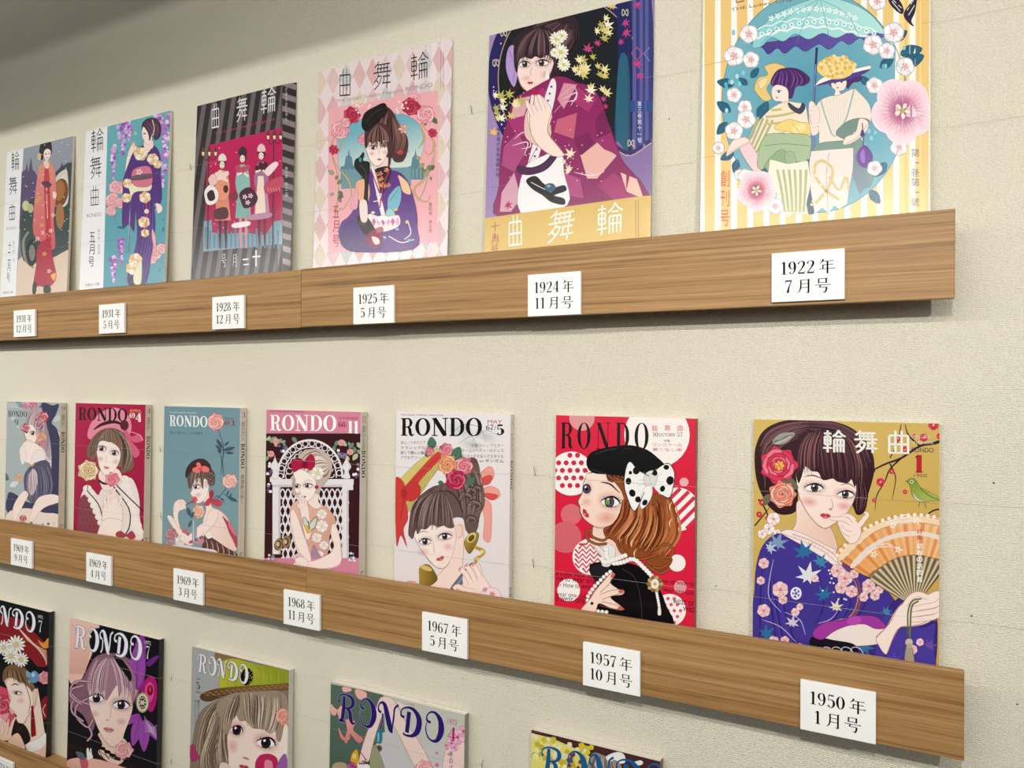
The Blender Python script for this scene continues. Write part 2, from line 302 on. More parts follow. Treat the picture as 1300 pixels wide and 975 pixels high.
# ------------------------------------------------------------------ the printed sheet: flat inked shapes laid over one another on a cover
class Sheet:
    """A cover in its own plane: local x to the right, local y up, origin bottom left. Ink is laid layer on layer, each shape a few micrometres above what it covers."""
    def __init__(s, origin, ax, ay, W, H, crop=None, curl=0.0):
        s.o = Vector(origin); s.ax = Vector(ax).normalized(); s.ay = Vector(ay).normalized(); s.n = s.ax.cross(s.ay)
        s.W, s.H = W, H; s.crop = crop or (0, 0, 1); s.v = []; s.f = []; s.mi = []; s.col = []; s.curl = curl
        s._layer = 1; s._buf = []; s._grid = {}
    @property
    def layer(s): return s._layer
    @layer.setter
    def layer(s, v):          # a new shape starts: lay the previous one just above whatever it overlaps
        s._flush(); s._layer = v
    def _flush(s):
        if not s._buf: return
        cells = set(); g = 0.0025
        for poly, al in s._buf:
            xs = [p[0].x for p in poly]; ys = [p[0].y for p in poly]
            for i in range(int(min(xs)/g), int(max(xs)/g)+1):
                for j in range(int(min(ys)/g), int(max(ys)/g)+1): cells.add((i, j))
        z = 1 + max((s._grid.get(c, 0) for c in cells), default=0)
        for c in cells: s._grid[c] = z
        buf, s._buf = s._buf, []
        for poly, al in buf: s._emit(poly, al, z)
    def to(s, x, y):      # point of the photograph's crop -> the sheet's own plane
        ox, oy, k = s.crop; px, py = ox + x/k, oy + y/k
        d = FW + RT*((px-650)/F) + UP*((487.5-py)/F)
        t = (s.o - CAM).dot(s.n)/d.dot(s.n); q = CAM + d*t - s.o
        return Vector((q.dot(s.ax), q.dot(s.ay)))
    def _clip(s, poly):
        for ax, lim, sg in ((0, 0, 1), (0, s.W, -1), (1, 0, 1), (1, s.H, -1)):
            out = []; n = len(poly)
            for i in range(n):
                a, b = poly[i], poly[(i+1) % n]
                da, db = (a[0][ax]-lim)*sg, (b[0][ax]-lim)*sg
                if da >= 0: out.append(a)
                if (da >= 0) != (db >= 0):
                    t = da/(da-db)
                    out.append((a[0].lerp(b[0], t), tuple(x+(y-x)*t for x, y in zip(a[1], b[1]))))
            poly = out
            if len(poly) < 3: return []
        return poly
    def _face(s, poly, alpha=False, up=True):
        poly = s._clip(poly)
        if len(poly) < 3: return
        if s.curl and max(p[0].x for p in poly) > .86*s.W:
            cuts = [-1, .86*s.W, .9*s.W, .925*s.W, .95*s.W, .97*s.W, .985*s.W, 9]
            for a, b in zip(cuts, cuts[1:]):
                q = poly
                for lim, sg in ((a, 1), (b, -1)):
                    out = []
                    for i in range(len(q)):
                        u, v = q[i], q[(i+1) % len(q)]; du, dv = (u[0].x-lim)*sg, (v[0].x-lim)*sg
                        if du >= 0: out.append(u)
                        if (du >= 0) != (dv >= 0):
                            t = du/(du-dv); out.append((u[0].lerp(v[0], t), tuple(x+(y-x)*t for x, y in zip(u[1], v[1]))))
                    q = out
                    if len(q) < 3: break
                if len(q) >= 3: s._buf.append((q, alpha))
        else: s._buf.append((poly, alpha))
    def _emit(s, poly, alpha, z):
        base = len(s.v)
        s.v += [(p[0].x, p[0].y, z) for p in poly]; s.col += [p[1] for p in poly]
        if len(poly) > 3:
            try: tr = tessellate_polygon([[Vector((p[0].x, p[0].y, 0)) for p in poly]])
            except Exception: tr = []
        else: tr = [(0, 1, 2)]
        P = [p[0] for p in poly]
        for a, b, c in tr:
            ar = (P[b]-P[a]).cross(P[c]-P[a]) if hasattr(Vector((0, 0)), 'cross') else 1
            if abs(ar) < 1e-13: continue
            s.f.append((base+a, base+b, base+c) if ar > 0 else (base+a, base+c, base+b)); s.mi.append(1 if alpha else 0)
    def local(s, polys, col, alpha=False):
        c = srgb(col) if not isinstance(col, tuple) else col
        s.layer += 1
        for q in polys: s._face([(Vector((p[0], p[1])), c) for p in q], alpha)
    @staticmethod
    def pts(t):
        if isinstance(t, str): return [tuple(float(v) for v in p.split(',')) for p in t.split()]
        return t
    def p(s, col, pts, smooth=True, g=None, a=1.0, n=4):
        """filled shape; g=(colour2, (x0,y0), (x1,y1)) is a printed blend"""
        pts = s.pts(pts); Q = spline(pts, True, n) if smooth and len(pts) > 2 else [Vector(p) for p in pts]
        L = [s.to(q[0], q[1]) for q in Q]; c1 = srgb(col, a)
        if g:
            c2 = srgb(g[0], a if len(g) < 4 else g[3]); A = s.to(*g[1]); B = s.to(*g[2]); d = B-A; dd = d.length_squared or 1
            cs = [tuple(x+(y-x)*min(1, max(0, (q-A).dot(d)/dd)) for x, y in zip(c1, c2)) for q in L]
        else: cs = [c1]*len(L)
        s.layer += 1; s._face(list(zip(L, cs)), a < 1 or bool(g and len(g) > 3))
        if smooth and a == 1 and len(pts) > 3:          # pen outline in a darker tone of the same ink
            xs = [q.x for q in L]; ys = [q.y for q in L]; d_ = min(max(xs)-min(xs), max(ys)-min(ys))
            if d_ > .0035:
                lum = c1[0]*.3+c1[1]*.6+c1[2]*.1; k_ = .32 if lum > .3 else .45
                oc = (c1[0]*k_*1.15, c1[1]*k_*.8, c1[2]*k_*.85, 1); wd = min(.00042, .00022+d_*.006)
                s.layer += 1
                for q in ribbon(L, wd, False, True): s._face([(p_, oc) for p_ in q], False)
    def l(s, col, w, pts, smooth=True, a=1.0, closed=False):
        """pen line, widths in crop pixels"""
        pts = s.pts(pts); c = srgb(col, a); s.layer += 1
        for q in ribbon([Vector(p) for p in pts], w, smooth, closed, 4):
            s._face([(s.to(p.x, p.y), c) for p in q], a < 1)
    def ls(s, col, w, many, a=1.0):
        for t in many.split('|'): s.l(col, w, t.strip(), a=a)
    def e(s, col, cx, cy, rx, ry=None, rot=0, g=None, a=1.0, n=18, a2=None):
        """ellipse; with g a blend from the centre colour to g at the rim"""
        ry = rx if ry is None else ry; cr, sr = math.cos(R(rot)), math.sin(R(rot))
        ring = [s.to(cx+rx*math.cos(t)*cr-ry*math.sin(t)*sr, cy+rx*math.cos(t)*sr+ry*math.sin(t)*cr) for t in [2*math.pi*i/n for i in range(n)]]
        c1 = srgb(col, a); s.layer += 1
        if g is None and a2 is None: s._face([(q, c1) for q in ring], a < 1); return
        c2 = srgb(g or col, a if a2 is None else a2); ctr = s.to(cx, cy)
        for i in range(n): s._face([(ctr, c1), (ring[i], c2), (ring[(i+1) % n], c2)], a < 1 or a2 is not None)
    def strands(s, cols, w, A, B, n, jit=0.03, a=1.0, seed=1):
        """hair: n strokes blended between guide curves A and B"""
        rnd = random.Random(seed); A = spline(s.pts(A), False, 4); B = spline(s.pts(B), False, 4)
        m = min(len(A), len(B)) ; m = 9
        def samp(X, t):
            f = t*(len(X)-1); i = min(int(f), len(X)-2); return X[i].lerp(X[i+1], f-i)
        for k in range(n):
            t = (k+rnd.random())/n; j = rnd.uniform(-jit, jit); j2 = rnd.uniform(-jit, jit); t0, t1 = rnd.uniform(0, .12), rnd.uniform(.85, 1)
            pts = []
            for i in range(m):
                u = t0+(t1-t0)*i/(m-1); tt = t + j*(1-u)+j2*u
                pts.append(samp(A, u).lerp(samp(B, u), tt))
            ws = [w*(.25+.75*math.sin(math.pi*min(1, max(0, i/(m-1))))) for i in range(m)]
            s.l(cols[k % len(cols)] if len(cols) < 3 else rnd.choice(cols), ws, pts, smooth=False, a=a)
    def box(s, col, x0, y0, x1, y1): s.p(col, [(x0, y0), (x1, y0), (x1, y1), (x0, y1)], False)
    def _quad(s, bl, br, tl):
        O = s.to(*bl); X = s.to(*br)-O; Y = s.to(*tl)-O
        return O, X, Y
    def word(s, col, text, font, bl, br, tl, wscale=1.0, gap=.06, outline=None, shear=0.0, fall=0.0):
        """hand-built letters fitted between baseline ends bl-br with the first cap top at tl (crop pixels)"""
        O, X, Y = s._quad(bl, br, tl); P, W = word_polys(text, font, wscale, gap)
        def put(q, k=1.0, d=Vector((0, 0))): return [O + X*((p.x+shear*p.y)/W) + Y*p.y + d for p in q]
        if outline:
            oc, ow = outline; k = ow
            for dx, dy in ((k, 0), (-k, 0), (0, k), (0, -k)): s.local([put(q, 1, Vector((dx, dy))) for q in P], oc)
        s.local([put(q) for q in P], col)
    def text(s, col, text, bl, br, tl, shear=0.0, a=1.0):
        """built-in typeface fitted to the box"""
        O, X, Y = s._quad(bl, br, tl); T, asp = font_tris(text)
        s.local([[O + X*p.x + Y*p.y for p in q] for q in T], srgb(col, a), a < 1)
    def column(s, col, text, x, y0, y1, w, dx=0.0):
        """characters one below the other, from crop (x,y0) to (x+dx,y1)"""
        n = len(text); h = (y1-y0)/n
        for i, ch in enumerate(text):
            if ch == ' ': continue
            yy = y0+h*i; xx = x+dx*i/max(1, n-1)
            if ch in '一ー': s.box(col, xx-w*.05, yy+h*.42, xx+w, yy+h*.5); continue
            s.text(col, ch, (xx, yy+h*.86), (xx+w, yy+h*.86), (xx, yy+h*.04))
    # ---- small printed motifs
    def petals(s, cols, cx, cy, r, n=6, inner=.2, rot=0, wid=.55, sq=1.0, centre=None, cr=.22):
        for i in range(n):
            t = R(rot)+2*math.pi*i/n; dx, dy = math.cos(t), math.sin(t)*sq; nx, ny = -dy*wid*r*.5, dx*wid*r*.5
            b = (cx+dx*r*inner, cy+dy*r*inner); m_ = (cx+dx*r*.68, cy+dy*r*.68); tip = (cx+dx*r, cy+dy*r)
            s.p(cols[i % len(cols)], [b, (m_[0]+nx, m_[1]+ny), (tip[0]+nx*.35, tip[1]+ny*.35), (tip[0]-nx*.35, tip[1]-ny*.35), (m_[0]-nx, m_[1]-ny)], n=3)
        if centre: s.e(centre, cx, cy, r*cr, r*cr*sq, n=8)
    def rose(s, dark, mid, light, cx, cy, r, seed=1, sq=1.0):
        rnd = random.Random(seed); pts = []
        for i in range(14):
            t = 2*math.pi*i/14; k = r*(1+.1*(-1)**i+rnd.uniform(-.05, .05)); pts.append((cx+k*math.cos(t), cy+k*sq*math.sin(t)))
        s.p(mid, pts, n=3)
        rr = r*.95; t = rnd.uniform(0, 6)
        for j in range(5):
            for i in range(5):
                tt = t+2*math.pi*i/5
                arc = [(cx+rr*k*math.cos(tt+a_), cy+rr*k*sq*math.sin(tt+a_)) for a_, k in ((-.62, .93), (-.3, 1.0), (.0, 1.02), (.3, 1.0), (.62, .9))]
                inn = [(cx+rr*k*math.cos(tt+a_), cy+rr*k*sq*math.sin(tt+a_)) for a_, k in ((.55, .72), (0, .78), (-.55, .74))]
                s.p(light if (i+j) % 2 == 0 else mid, arc+inn, n=2)
                s.l(dark, [r*.015, r*.05, r*.015], [arc[0], arc[2], arc[4]])
            rr *= .72; t += .55
        s.e(dark, cx, cy, r*.1, r*.1*sq, n=8)
    def leaf(s, col, x0, y0, x1, y1, wid=.35, vein=None):
        dx, dy = x1-x0, y1-y0; nx, ny = -dy*wid*.5, dx*wid*.5
        s.p(col, [(x0, y0), (x0+dx*.35+nx, y0+dy*.35+ny), (x0+dx*.7+nx*.8, y0+dy*.7+ny*.8), (x1, y1), (x0+dx*.7-nx*.8, y0+dy*.7-ny*.8), (x0+dx*.35-nx, y0+dy*.35-ny)], n=3)
        if vein: s.l(vein, [abs(dx)*.02+abs(dy)*.02, .5], [(x0, y0), (x0+dx*.9, y0+dy*.9)])
    def maple(s, col, cx, cy, r, rot=0, sq=1.0):
        pts = []
        for i, (ang, k) in enumerate([(-90, 1), (-60, .38), (-38, .95), (-12, .36), (12, .8), (38, .3), (60, .5), (90, .18), (120, .5), (142, .3), (168, .8), (192, .36), (218, .95), (240, .38)]):
            t = R(ang+rot); pts.append((cx+r*k*math.cos(t), cy+r*k*sq*math.sin(t)))
        s.p(col, pts, False)
    def eye(s, x, y, w, h, iris='5a4a58', rot=0, lid='2a1a22', shade=None, look=(0, 0), lash=True, side=1):
        h *= .86; cr, sr = math.cos(R(rot)), math.sin(R(rot))
        def q(u, v): return (x+(u*cr-v*sr)*w*.5, y+(u*sr+v*cr)*h*.5)
        if shade: s.e(shade, x, y-h*.05, w*.85, h*.95, rot, a=.55, a2=0.0)
        s.p('fbf4f0', [q(-1, .15), q(-.5, -.6), (q(.1, -.85)), q(.7, -.5), q(1, .1), q(.5, .7), q(-.4, .75)], n=3)
        ix, iy = q(look[0], look[1]); s.e(iris, ix, iy, h*.44, h*.5, g='1c1218', n=14); s.e('120c10', ix, iy, h*.2, h*.24, n=10)
        s.p('ffffff', [(ix-h*.22, iy-h*.25), (ix-h*.05, iy-h*.32), (ix-h*.02, iy-h*.12), (ix-h*.18, iy-h*.08)], n=2)
        s.l(lid, [w*.02, w*.08, w*.11, w*.1, w*.03], [q(-1.1, .25), q(-.6, -.6), q(.05, -.95), q(.7, -.6), q(1.15, .1)])
        s.l(lid, [w*.01, w*.03, w*.01], [q(-.5, .8), q(.2, .9), q(.9, .45)])
        if lash:
            for u, v, du, dv in ((1.0, -.05, .35, -.2), (.85, -.35, .35, -.35), (.6, -.6, .3, -.45), (-.9, -.1, -.3, -.2), (-.75, -.4, -.28, -.35)):
                s.l(lid, [w*.05, w*.01], [q(u, v), q(u+du*.9, v+dv*1.1)])
            for u, v, du, dv in ((.7, .6, .18, .3), (.35, .8, .08, .32), (-.1, .9, -.05, .3), (-.5, .75, -.15, .28)):
                s.l(lid, [w*.03, w*.008], [q(u, v), q(u+du, v+dv)])
    def mouth(s, x, y, w, rot=0, col='c4505a', dark='7a2a34'):
        cr, sr = math.cos(R(rot)), math.sin(R(rot))
        def q(u, v): return (x+(u*cr-v*sr)*w*.5, y+(u*sr+v*cr)*w*.5)
        s.p(col, [q(-1, 0), q(-.4, -.38), q(0, -.24), q(.4, -.4), q(1, -.05), q(.5, .42), q(0, .55), q(-.5, .4)], n=3)
        s.l(dark, [w*.03, w*.08, w*.05, w*.08, w*.02], [q(-1, 0), q(-.4, .02), q(0, .1), q(.4, .0), q(1, -.05)])
        s.e('ffffff', *q(.1, .28), w*.13, w*.05, a=.5)
    def hand(s, col, ln, palm, fingers, w):
        """palm outline and fingers as tapering lines"""
        s.p(col, palm, n=3); s.l(ln, w*.1, s.pts(palm)+[s.pts(palm)[0]], a=.6)
        for fg in fingers.split('|'):
            P = s.pts(fg.strip()); s.l(ln, [w*1.2, w*1.1, w*.95, w*.5], P); s.l(col, [w*1.02, w*.93, w*.78, w*.36], P)
    def build(s, name, parent, back=None):
        """one mesh, its origin at the thing's own base"""
        s._flush(); me = bpy.data.meshes.new(name)
        inv = parent.matrix_world.translation if parent else Vector((0, 0, 0)); inv = Vector(parent.location) if parent else inv
        v = []
        for x, y, z in s.v:
            dz = z*0.000004
            if s.curl:
                t = max(0.0, (x/s.W-.86)/.14); dz -= s.curl*t*t
            v.append(tuple(s.o + s.ax*x + s.ay*y + s.n*dz - inv))
        me.from_pydata(v, [], s.f)
        me.materials.append(M_INK); me.materials.append(M_INKA)
        me.polygons.foreach_set('material_index', s.mi)
        at = me.color_attributes.new('ink', 'FLOAT_COLOR', 'POINT')
        at.data.foreach_set('color', [x for c in s.col for x in c])
        me.update()
        return link(bpy.data.objects.new(name, me), parent)
# ------------------------------------------------------------------ the setting
def hit_y(px, py, y):
    d = FW + RT*((px-650)/F) + UP*((487.5-py)/F); t = (y-CAM.y)/d.y
    return CAM + d*t
wall = mesh_obj('wall_back', [(-6, 0, 0), (2.2, 0, 0), (2.2, 0, 2.75), (-6, 0, 2.75)], [(0, 1, 2, 3)], M_WALL); tag(wall, kind='structure')
M_FLOOR = plain('grey_floor', '4a453e', 0.7); M_BOARD = plain('off_white_board', 'cfc9bb', 0.8)
fl = mesh_obj('floor', [(-9, -6, 0), (5, -6, 0), (5, 0, 0), (-9, 0, 0)], [(0, 1, 2, 3)], M_FLOOR); tag(fl, kind='structure')
wf = mesh_obj('wall_front', [(-9, -5, 0), (5, -5, 0), (5, -5, 2.0), (-9, -5, 2.0)], [(3, 2, 1, 0)], M_FLOOR); tag(wf, kind='structure')
sf = box_obj('shade_board_1', (-6, -0.52, EYE+0.445), (2.2, -0.50, EYE+0.62), M_BOARD); tag(sf, kind='structure')   # unseen board added to block the strips and shade the upper wall
# ------------------------------------------------------------------ shelves
H_F = 0.0723; TOP = [EYE+0.1402, EYE-0.2319, EYE-0.6040]; DROP = 0.018; T_F = 0.0055
def shelf(x0, x1, top, mat, label, yo=0.0, dz=0.0):
    e = empty('display_shelf', ((x0+x1)/2, -DEPTH/2, top-H_F)); tag(e, label, 'shelf', 'oak picture ledges on the wall')
    cx, cy, cz = e.location
    box_obj('fascia', (x0-cx, -DEPTH-yo-cy, dz), (x1-cx, -DEPTH+T_F-cy, H_F+dz), mat, e, 0.0007)
    box_obj('ledge', (x0+.001-cx, -DEPTH+T_F-cy, H_F-DROP-.012+dz), (x1-.001-cx, -cy-.0002, H_F-DROP+dz), mat, e)
    box_obj('backing_rail', (x0+.02-cx, -.012-cy, .012+dz), (x1-.02-cx, -cy-.0002, H_F-DROP-.0121+dz), mat, e)
    return e
xr1 = hit_y(1212.6, 300, -DEPTH).x; xs1 = hit_y(382, 380, -DEPTH).x; xr2 = hit_y(1224.2, 900, -DEPTH).x; xs2 = hit_y(389, 760, -DEPTH).x
shelf(xs1+.0009, xr1, TOP[0], M_WOODS[0], 'upper oak ledge carrying the three magazines from 1925 to 1922, right of the seam', .0006)
shelf(-1.52, xs1-.0002, TOP[0], M_WOODS[1], 'upper oak ledge left of the seam, carrying the 1928 and 1931 magazines', 0, -.0006)
shelf(xs2+.0002, xr2, TOP[1], M_WOODS[2], 'middle oak ledge right of its seam, with the 1967, 1957 and 1950 magazines')
shelf(-2.9, xs2-.0002, TOP[1], M_WOODS[0], 'middle oak ledge left of its seam, carrying the 1969 magazines')
shelf(-2.9, 0.06, TOP[2], M_WOODS[1], 'lowest oak ledge, at the bottom left corner under the row of curly titles')
# ------------------------------------------------------------------ magazines
MAGS = []
def slab(name, s, x0, x1, y0, y1, z0, z1, mats, parent, mid=None):
    inv = Vector(parent.location)
    V = []
    nx = 9 if s.curl else 1
    xs = [x0 + (x1-x0)*(i/nx if nx == 1 else (0 if i == 0 else .84+.16*(i-1)/(nx-1))) for i in range(nx+1)]
    for z in (z0, z1):
        for y in (y0, y1):
            for x in xs:
                dz = 0
                if s.curl and z > -.002:
                    t = max(0.0, (x/s.W-.86)/.14); dz = -s.curl*t*t
                V.append(s.o + s.ax*x + s.ay*y + s.n*(z+dz) - inv)
    k = nx+1; f = []
    for i in range(nx):
        f += [(i, i+1, k+i+1, k+i)[::-1], (2*k+i, 2*k+i+1, 3*k+i+1, 3*k+i), (i, i+1, 2*k+i+1, 2*k+i), (k+i, 3*k+i, 3*k+i+1, k+i+1)]
    f += [(0, 2*k, 3*k, k), (nx, k+nx, 3*k+nx, 2*k+nx)]
    return mesh_obj(name, V, f, mats, parent)
def magazine(tl, tr, row, th, label, crop, lean=.004, H=None, W=None, paper='e8e0d2', spine='cfc4b4', group=None, curl=0.0, back='ded6c8'):
    zf = TOP[row]-DROP; yb = -(th+lean+.0012); yt = -(th+.0012)
    Hn = H or (.257 if row != 1 else .210)
    sn = (yt-yb)/Hn; ay = Vector((0, sn, math.sqrt(1-sn*sn)))
    s = Sheet((0, yb, zf+.0003), (1, 0, 0), ay, 10, 10, crop)
    s.crop = (0, 0, 1); A, B = s.to(*tl), s.to(*tr); s.crop = crop
    print('MAG', label[:30], 'w %.4f h %.4f %.4f' % (B.x-A.x, A.y, B.y))
    s.o.x = A.x; s.W = W or (B.x-A.x); s.H = H or (A.y+B.y)/2; s.curl = curl
    m = empty('magazine', (A.x+s.W/2, yb+th/2, zf)); tag(m, label, 'magazine', group)
    ct = .00035
    def pl(nm, c):
        return plain(nm, c, .4)
    slab('front_cover', s, 0, s.W, 0, s.H, -ct, 0, pl('cover_paper', paper), m)
    slab('pages', s, .0006, s.W-.0008-(curl*.3), .0006, s.H-.0008, -th+ct, -ct-curl*.8 if curl else -ct, M_PAGES, m)
    slab('back_cover', s, 0, s.W, 0, s.H, -th, -th+ct, pl('back_paper', back), m)
    if not curl:
        sp = slab('spine', s, s.W, s.W+.0004, 0, s.H, -th, 0, pl('spine_paper', spine), m)
    s.m = m; s.th = th; s.row = row; MAGS.append(s)
    s.box_local = lambda col, x0, y0, x1, y1: s.local([[(x0, y0), (x1, y0), (x1, y1), (x0, y1)]], col)
    s.box_local(paper, 0, 0, s.W, s.H)
    return s
def finish(s, name='cover_print'):
    o = s.build(name, s.m); return o
def spine_sheet(s, items):
    """items: (text, start fraction from top, length m, colour, font) set running down the spine"""
    t = Sheet(s.o + s.ax*(s.W+.0004), -s.n, s.ay, s.th, s.H)
    # plane facing +x; a running line reads downwards
    for text, fr, ln, col, font in items:
        if font is None: T, asp = font_tris(text); polys = T; W = 1
        else: polys, W = word_polys(text, font)
        cap = s.th*.62; x0 = s.th*.2; y0 = s.H*(1-fr)
        if fr < .07: t.local([[(x0+p.x/W*cap, y0-cap*1.1+p.y*cap*1.1) for p in q] for q in polys], col)
        else: t.local([[(x0+p.y*cap, y0-p.x/W*ln) for p in q] for q in polys], col)
    o = t.build('spine_print', s.m)
    return o
# ------------------------------------------------------------------ plaques
PL = []
def plaque(l1, l2, tl, br, row, label, yo=0.0):
    t = .0035; y = -DEPTH-.0008-t
    a, b = hit_y(tl[0], tl[1], y), hit_y(br[0], br[1], y)
    cx, cz = (a.x+b.x)/2, (a.z+b.z)/2; w_, h_ = .0596, .0434
    PL.append((round(b.x-a.x, 4), round(a.z-b.z, 4)))
    e = empty('date_plaque', (cx, -DEPTH-.0007, cz)); tag(e, label, 'label plaque', 'date plaques on the oak ledges')
    box_obj('plate', (-w_/2, -t, -h_/2), (w_/2, 0, h_/2), M_WHITE, e, .0004)
    polys = []
    def put(text, x, y, hh, sx=1.0, ws=1.0, gap=.07):
        P, W = word_polys(text, GLY, ws, gap)
        for q in P: polys.append([((x + p.x*hh*sx), (y + p.y*hh)) for p in q])
        return W*hh*sx
    def line(num, kan, y):
        hn, hk = .0111, .0122
        wn = word_polys(num, GLY)[1]*hn*1.18; wk = word_polys(kan, GLY, 1, .1)[1]*hk*1.08; g = .0036
        x = -(wn+g+wk)/2
        put(num, x, y, hn, 1.18, 1.15); put(kan, x+wn+g, y-.0006, hk, 1.08, 1.35, .1)
    line(l1, '年', .0022); line(l2, '月号', -.0140)
    V, Fc = [], []
    for q in polys:
        ar = sum(q[i][0]*q[(i+1) % len(q)][1]-q[(i+1) % len(q)][0]*q[i][1] for i in range(len(q)))
        b0 = len(V); V += [(p[0], -t-.00006, p[1]) for p in q]; ix = list(range(b0, b0+len(q)))
        Fc.append(ix if ar > 0 else ix[::-1])
    mesh_obj('lettering', V, Fc, M_LETTER, e)
for a in [('1931', '12', (16.9, 394.6), (44.3, 426.7), 0, 'leftmost white date plaque of the upper ledge, under the long pink coat magazine'),
          ('1931', '5', (125.4, 387.6), (157.5, 421.8), 0, 'white date plaque under the wisteria kimono magazine'),
          ('1928', '12', (268.4, 377), (310.3, 417), 0, 'white date plaque under the dark striped magazine'),
          ('1925', '5', (448.4, 365.5), (499.7, 409.5), 0, 'white date plaque under the pale pink black cap magazine'),
          ('1924', '11', (669.9, 349), (737, 398.9), 0, 'white date plaque under the maple leaf magazine'),
          ('1922', '7', (979.3, 321), (1072.6, 380.6), 0, 'white date plaque under the parasol magazine, at the right end of the upper ledge'),
          ('1969', '9', (13.3, 683.6), (40.5, 722), 1, 'leftmost white date plaque of the middle ledge, under the pale lilac magazine'),
          ('1969', '4', (109.4, 702), (140.4, 743.5), 1, 'white date plaque under the crimson pink hat magazine'),
          ('1969', '3', (220, 721.8), (257, 768.7), 1, 'white date plaque under the slate blue magazine'),
          ('1968', '11', (360.6, 748), (404.6, 801.5), 1, 'white date plaque under the white lattice magazine, beside the ledge seam'),
          ('1967', '5', (535.7, 776.6), (592.6, 837.6), 1, 'white date plaque under the straw hat and telephone magazine'),
          ('1957', '10', (739.6, 814.8), (812.5, 885), 1, 'white date plaque under the red black beret magazine'),
          ('1950', '1', (1016.6, 863.2), (1111.3, 945.2), 1, 'white date plaque under the orange fan magazine, at the right end of the middle ledge'),
          ('1973', '7', (-9, 955), (15.5, 1006), 2, 'white date plaque cut off by the bottom left corner of the picture')]:
    plaque(*a)
print('PLAQUES', PL)
G1, G2, G3 = 'early magazines on the upper ledge', 'magazines on the middle ledge', 'curly titled magazines on the lowest ledge'
LEAN = .011
# ================================================================== upper ledge
# ---- 1922: two ladies under a parasol
s = magazine((893, -15), (1182, -60), 0, .0035, 'yellow striped magazine with two ladies under a turquoise parasol', (850, 0, 2.321), LEAN, group=G1, H=.272, paper='f0cd86', curl=.0035)
s.p('f1cb80', '80,-120 800,-200 800,740 80,740', False)
for k in range(14): x = 86+47.8*k; s.p('fdfaf3', [(x, -200), (x+17, -200), (x+17, 740), (x, 740)], False)
s.e('4f93ad', 428, 300, 274, 328, g='77b4c2', n=48); s.l('3d7c96', 2, [(428+273*math.cos(R(d)), 300+327*math.sin(R(d))) for d in range(0, 360, 10)], closed=True)
rnd = random.Random(11)
def flw(x, y, r): 
    s.petals(['ffffff', 'f4eef0'], x, y, r, 5, .0, rnd.random()*70, 1.15, centre='f6d9dc', cr=.42); s.petals(['e3a9b4'], x, y, r*.42, 5, .0, rnd.random()*70, .5, centre='c9b46a', cr=.25)
    s.l('8d8088', 1.1, [(x+r*.93*math.cos(R(d)), y+r*.93*math.sin(R(d))) for d in range(0, 360, 30)], closed=True, a=.6)
for a_ in ((180, 330, 140, 300), (170, 360, 140, 396), (190, 450, 150, 470), (200, 470, 190, 510), (260, 350, 290, 300), (240, 230, 262, 200), (620, 200, 660, 170), (680, 160, 745, 140), (690, 190, 750, 160), (590, 250, 560, 225), (640, 480, 600, 520), (590, 560, 620, 600), (250, 130, 230, 95), (230, 250, 205, 230), (190, 250, 140, 240), (250, 400, 280, 430), (240, 480, 290, 520), (660, 120, 700, 90)): s.leaf('20607c', *a_, .55, '3f88a4')
for k in range(40):
    x, y = rnd.choice([(rnd.uniform(165, 240), rnd.uniform(90, 330)), (rnd.uniform(590, 700), rnd.uniform(110, 260)), (rnd.uniform(560, 620), rnd.uniform(350, 480))]); s.e(rnd.choice(['8fd0d8', '5fb4c4', 'b9e4e4']), x, y, 5, 7)
# parasol
s.p('4b3c8c', '252,130 320,120 430,96 540,100 640,98 620,112 604,104 580,122 560,112 530,132 505,120 470,146 440,130 400,152 372,136 340,158 318,142 292,160 275,142', g=('6a58ac', (300, 150), (600, 110)))
s.p('8fd3d4', '244,138 262,90 320,38 400,4 450,-6 520,4 590,40 636,98 600,96 560,110 530,96 490,112 450,98 410,116 370,100 335,122 300,110 272,136', g=('b5e5e0', (300, 100), (600, 20)))
for r_ in (0, 1):
    s.l('f4fbf8', 5-r_*2, [(258+k*22, 122-40*math.sin((k+1)/17*3.1)-(r_*26)-(6 if k % 2 else 0)) for k in range(17)])
for k in range(16): x = 272+k*22; y = 108-44*math.sin((k+1)/17*3.1); s.e('f4fbf8', x, y, 7); s.e('7cc4c8', x, y, 3.6)
for k in range(14): x = 300+k*19; y = 66-40*math.sin((k+1.5)/16*3.1); s.petals(['f4fbf8'], x, y, 9, 5, .1)
for pts in ('436,0 350,50 270,130', '440,0 400,60 372,134', '444,0 460,60 470,110', '448,0 520,40 560,108'): s.l('5aa0a8', 1.4, pts, a=.7)
s.l('2f2a66', [7, 7], [(434, 140), (416, 440)], False); s.l('7e9ac0', [3, 3], [(431, 190), (418, 380)], False); s.p('6a86b4', '410,380 424,380 428,430 418,446 408,430')
# left lady
s.p('eac97c', '250,262 262,230 290,220 280,196 310,186 330,192 344,202 320,220 300,240 286,262 300,290 280,298 266,286'); s.p('f2dca2', '262,240 290,230 284,250 268,262')
s.p('4b2466', '300,234 320,206 356,200 384,206 410,226 412,240 396,252 372,256 360,290 340,280 318,262 300,250'); s.strands(['7a4898', '331448'], 4, '320,210 306,232 300,250 320,280', '370,204 400,226 400,246 380,250', 14)
s.p('fae4d8', '302,262 316,250 340,256 350,270 352,300 372,312 350,320 330,300 312,298 302,284'); s.eye(322, 270, 18, 9, '4a3a58', -10, lash=False); s.mouth(316, 288, 8, -10)
s.p('efe2c8', '300,320 340,300 372,302 400,310 408,350 416,390 408,440 350,430 300,440 262,510 222,470 205,420 240,410 262,360'); 
for k in range(7): s.l('b9b884', 7, [(262+k*14, 345+k*3), (240+k*12, 400+k*4), (220+k*12, 450)], a=.9) if k < 4 else None
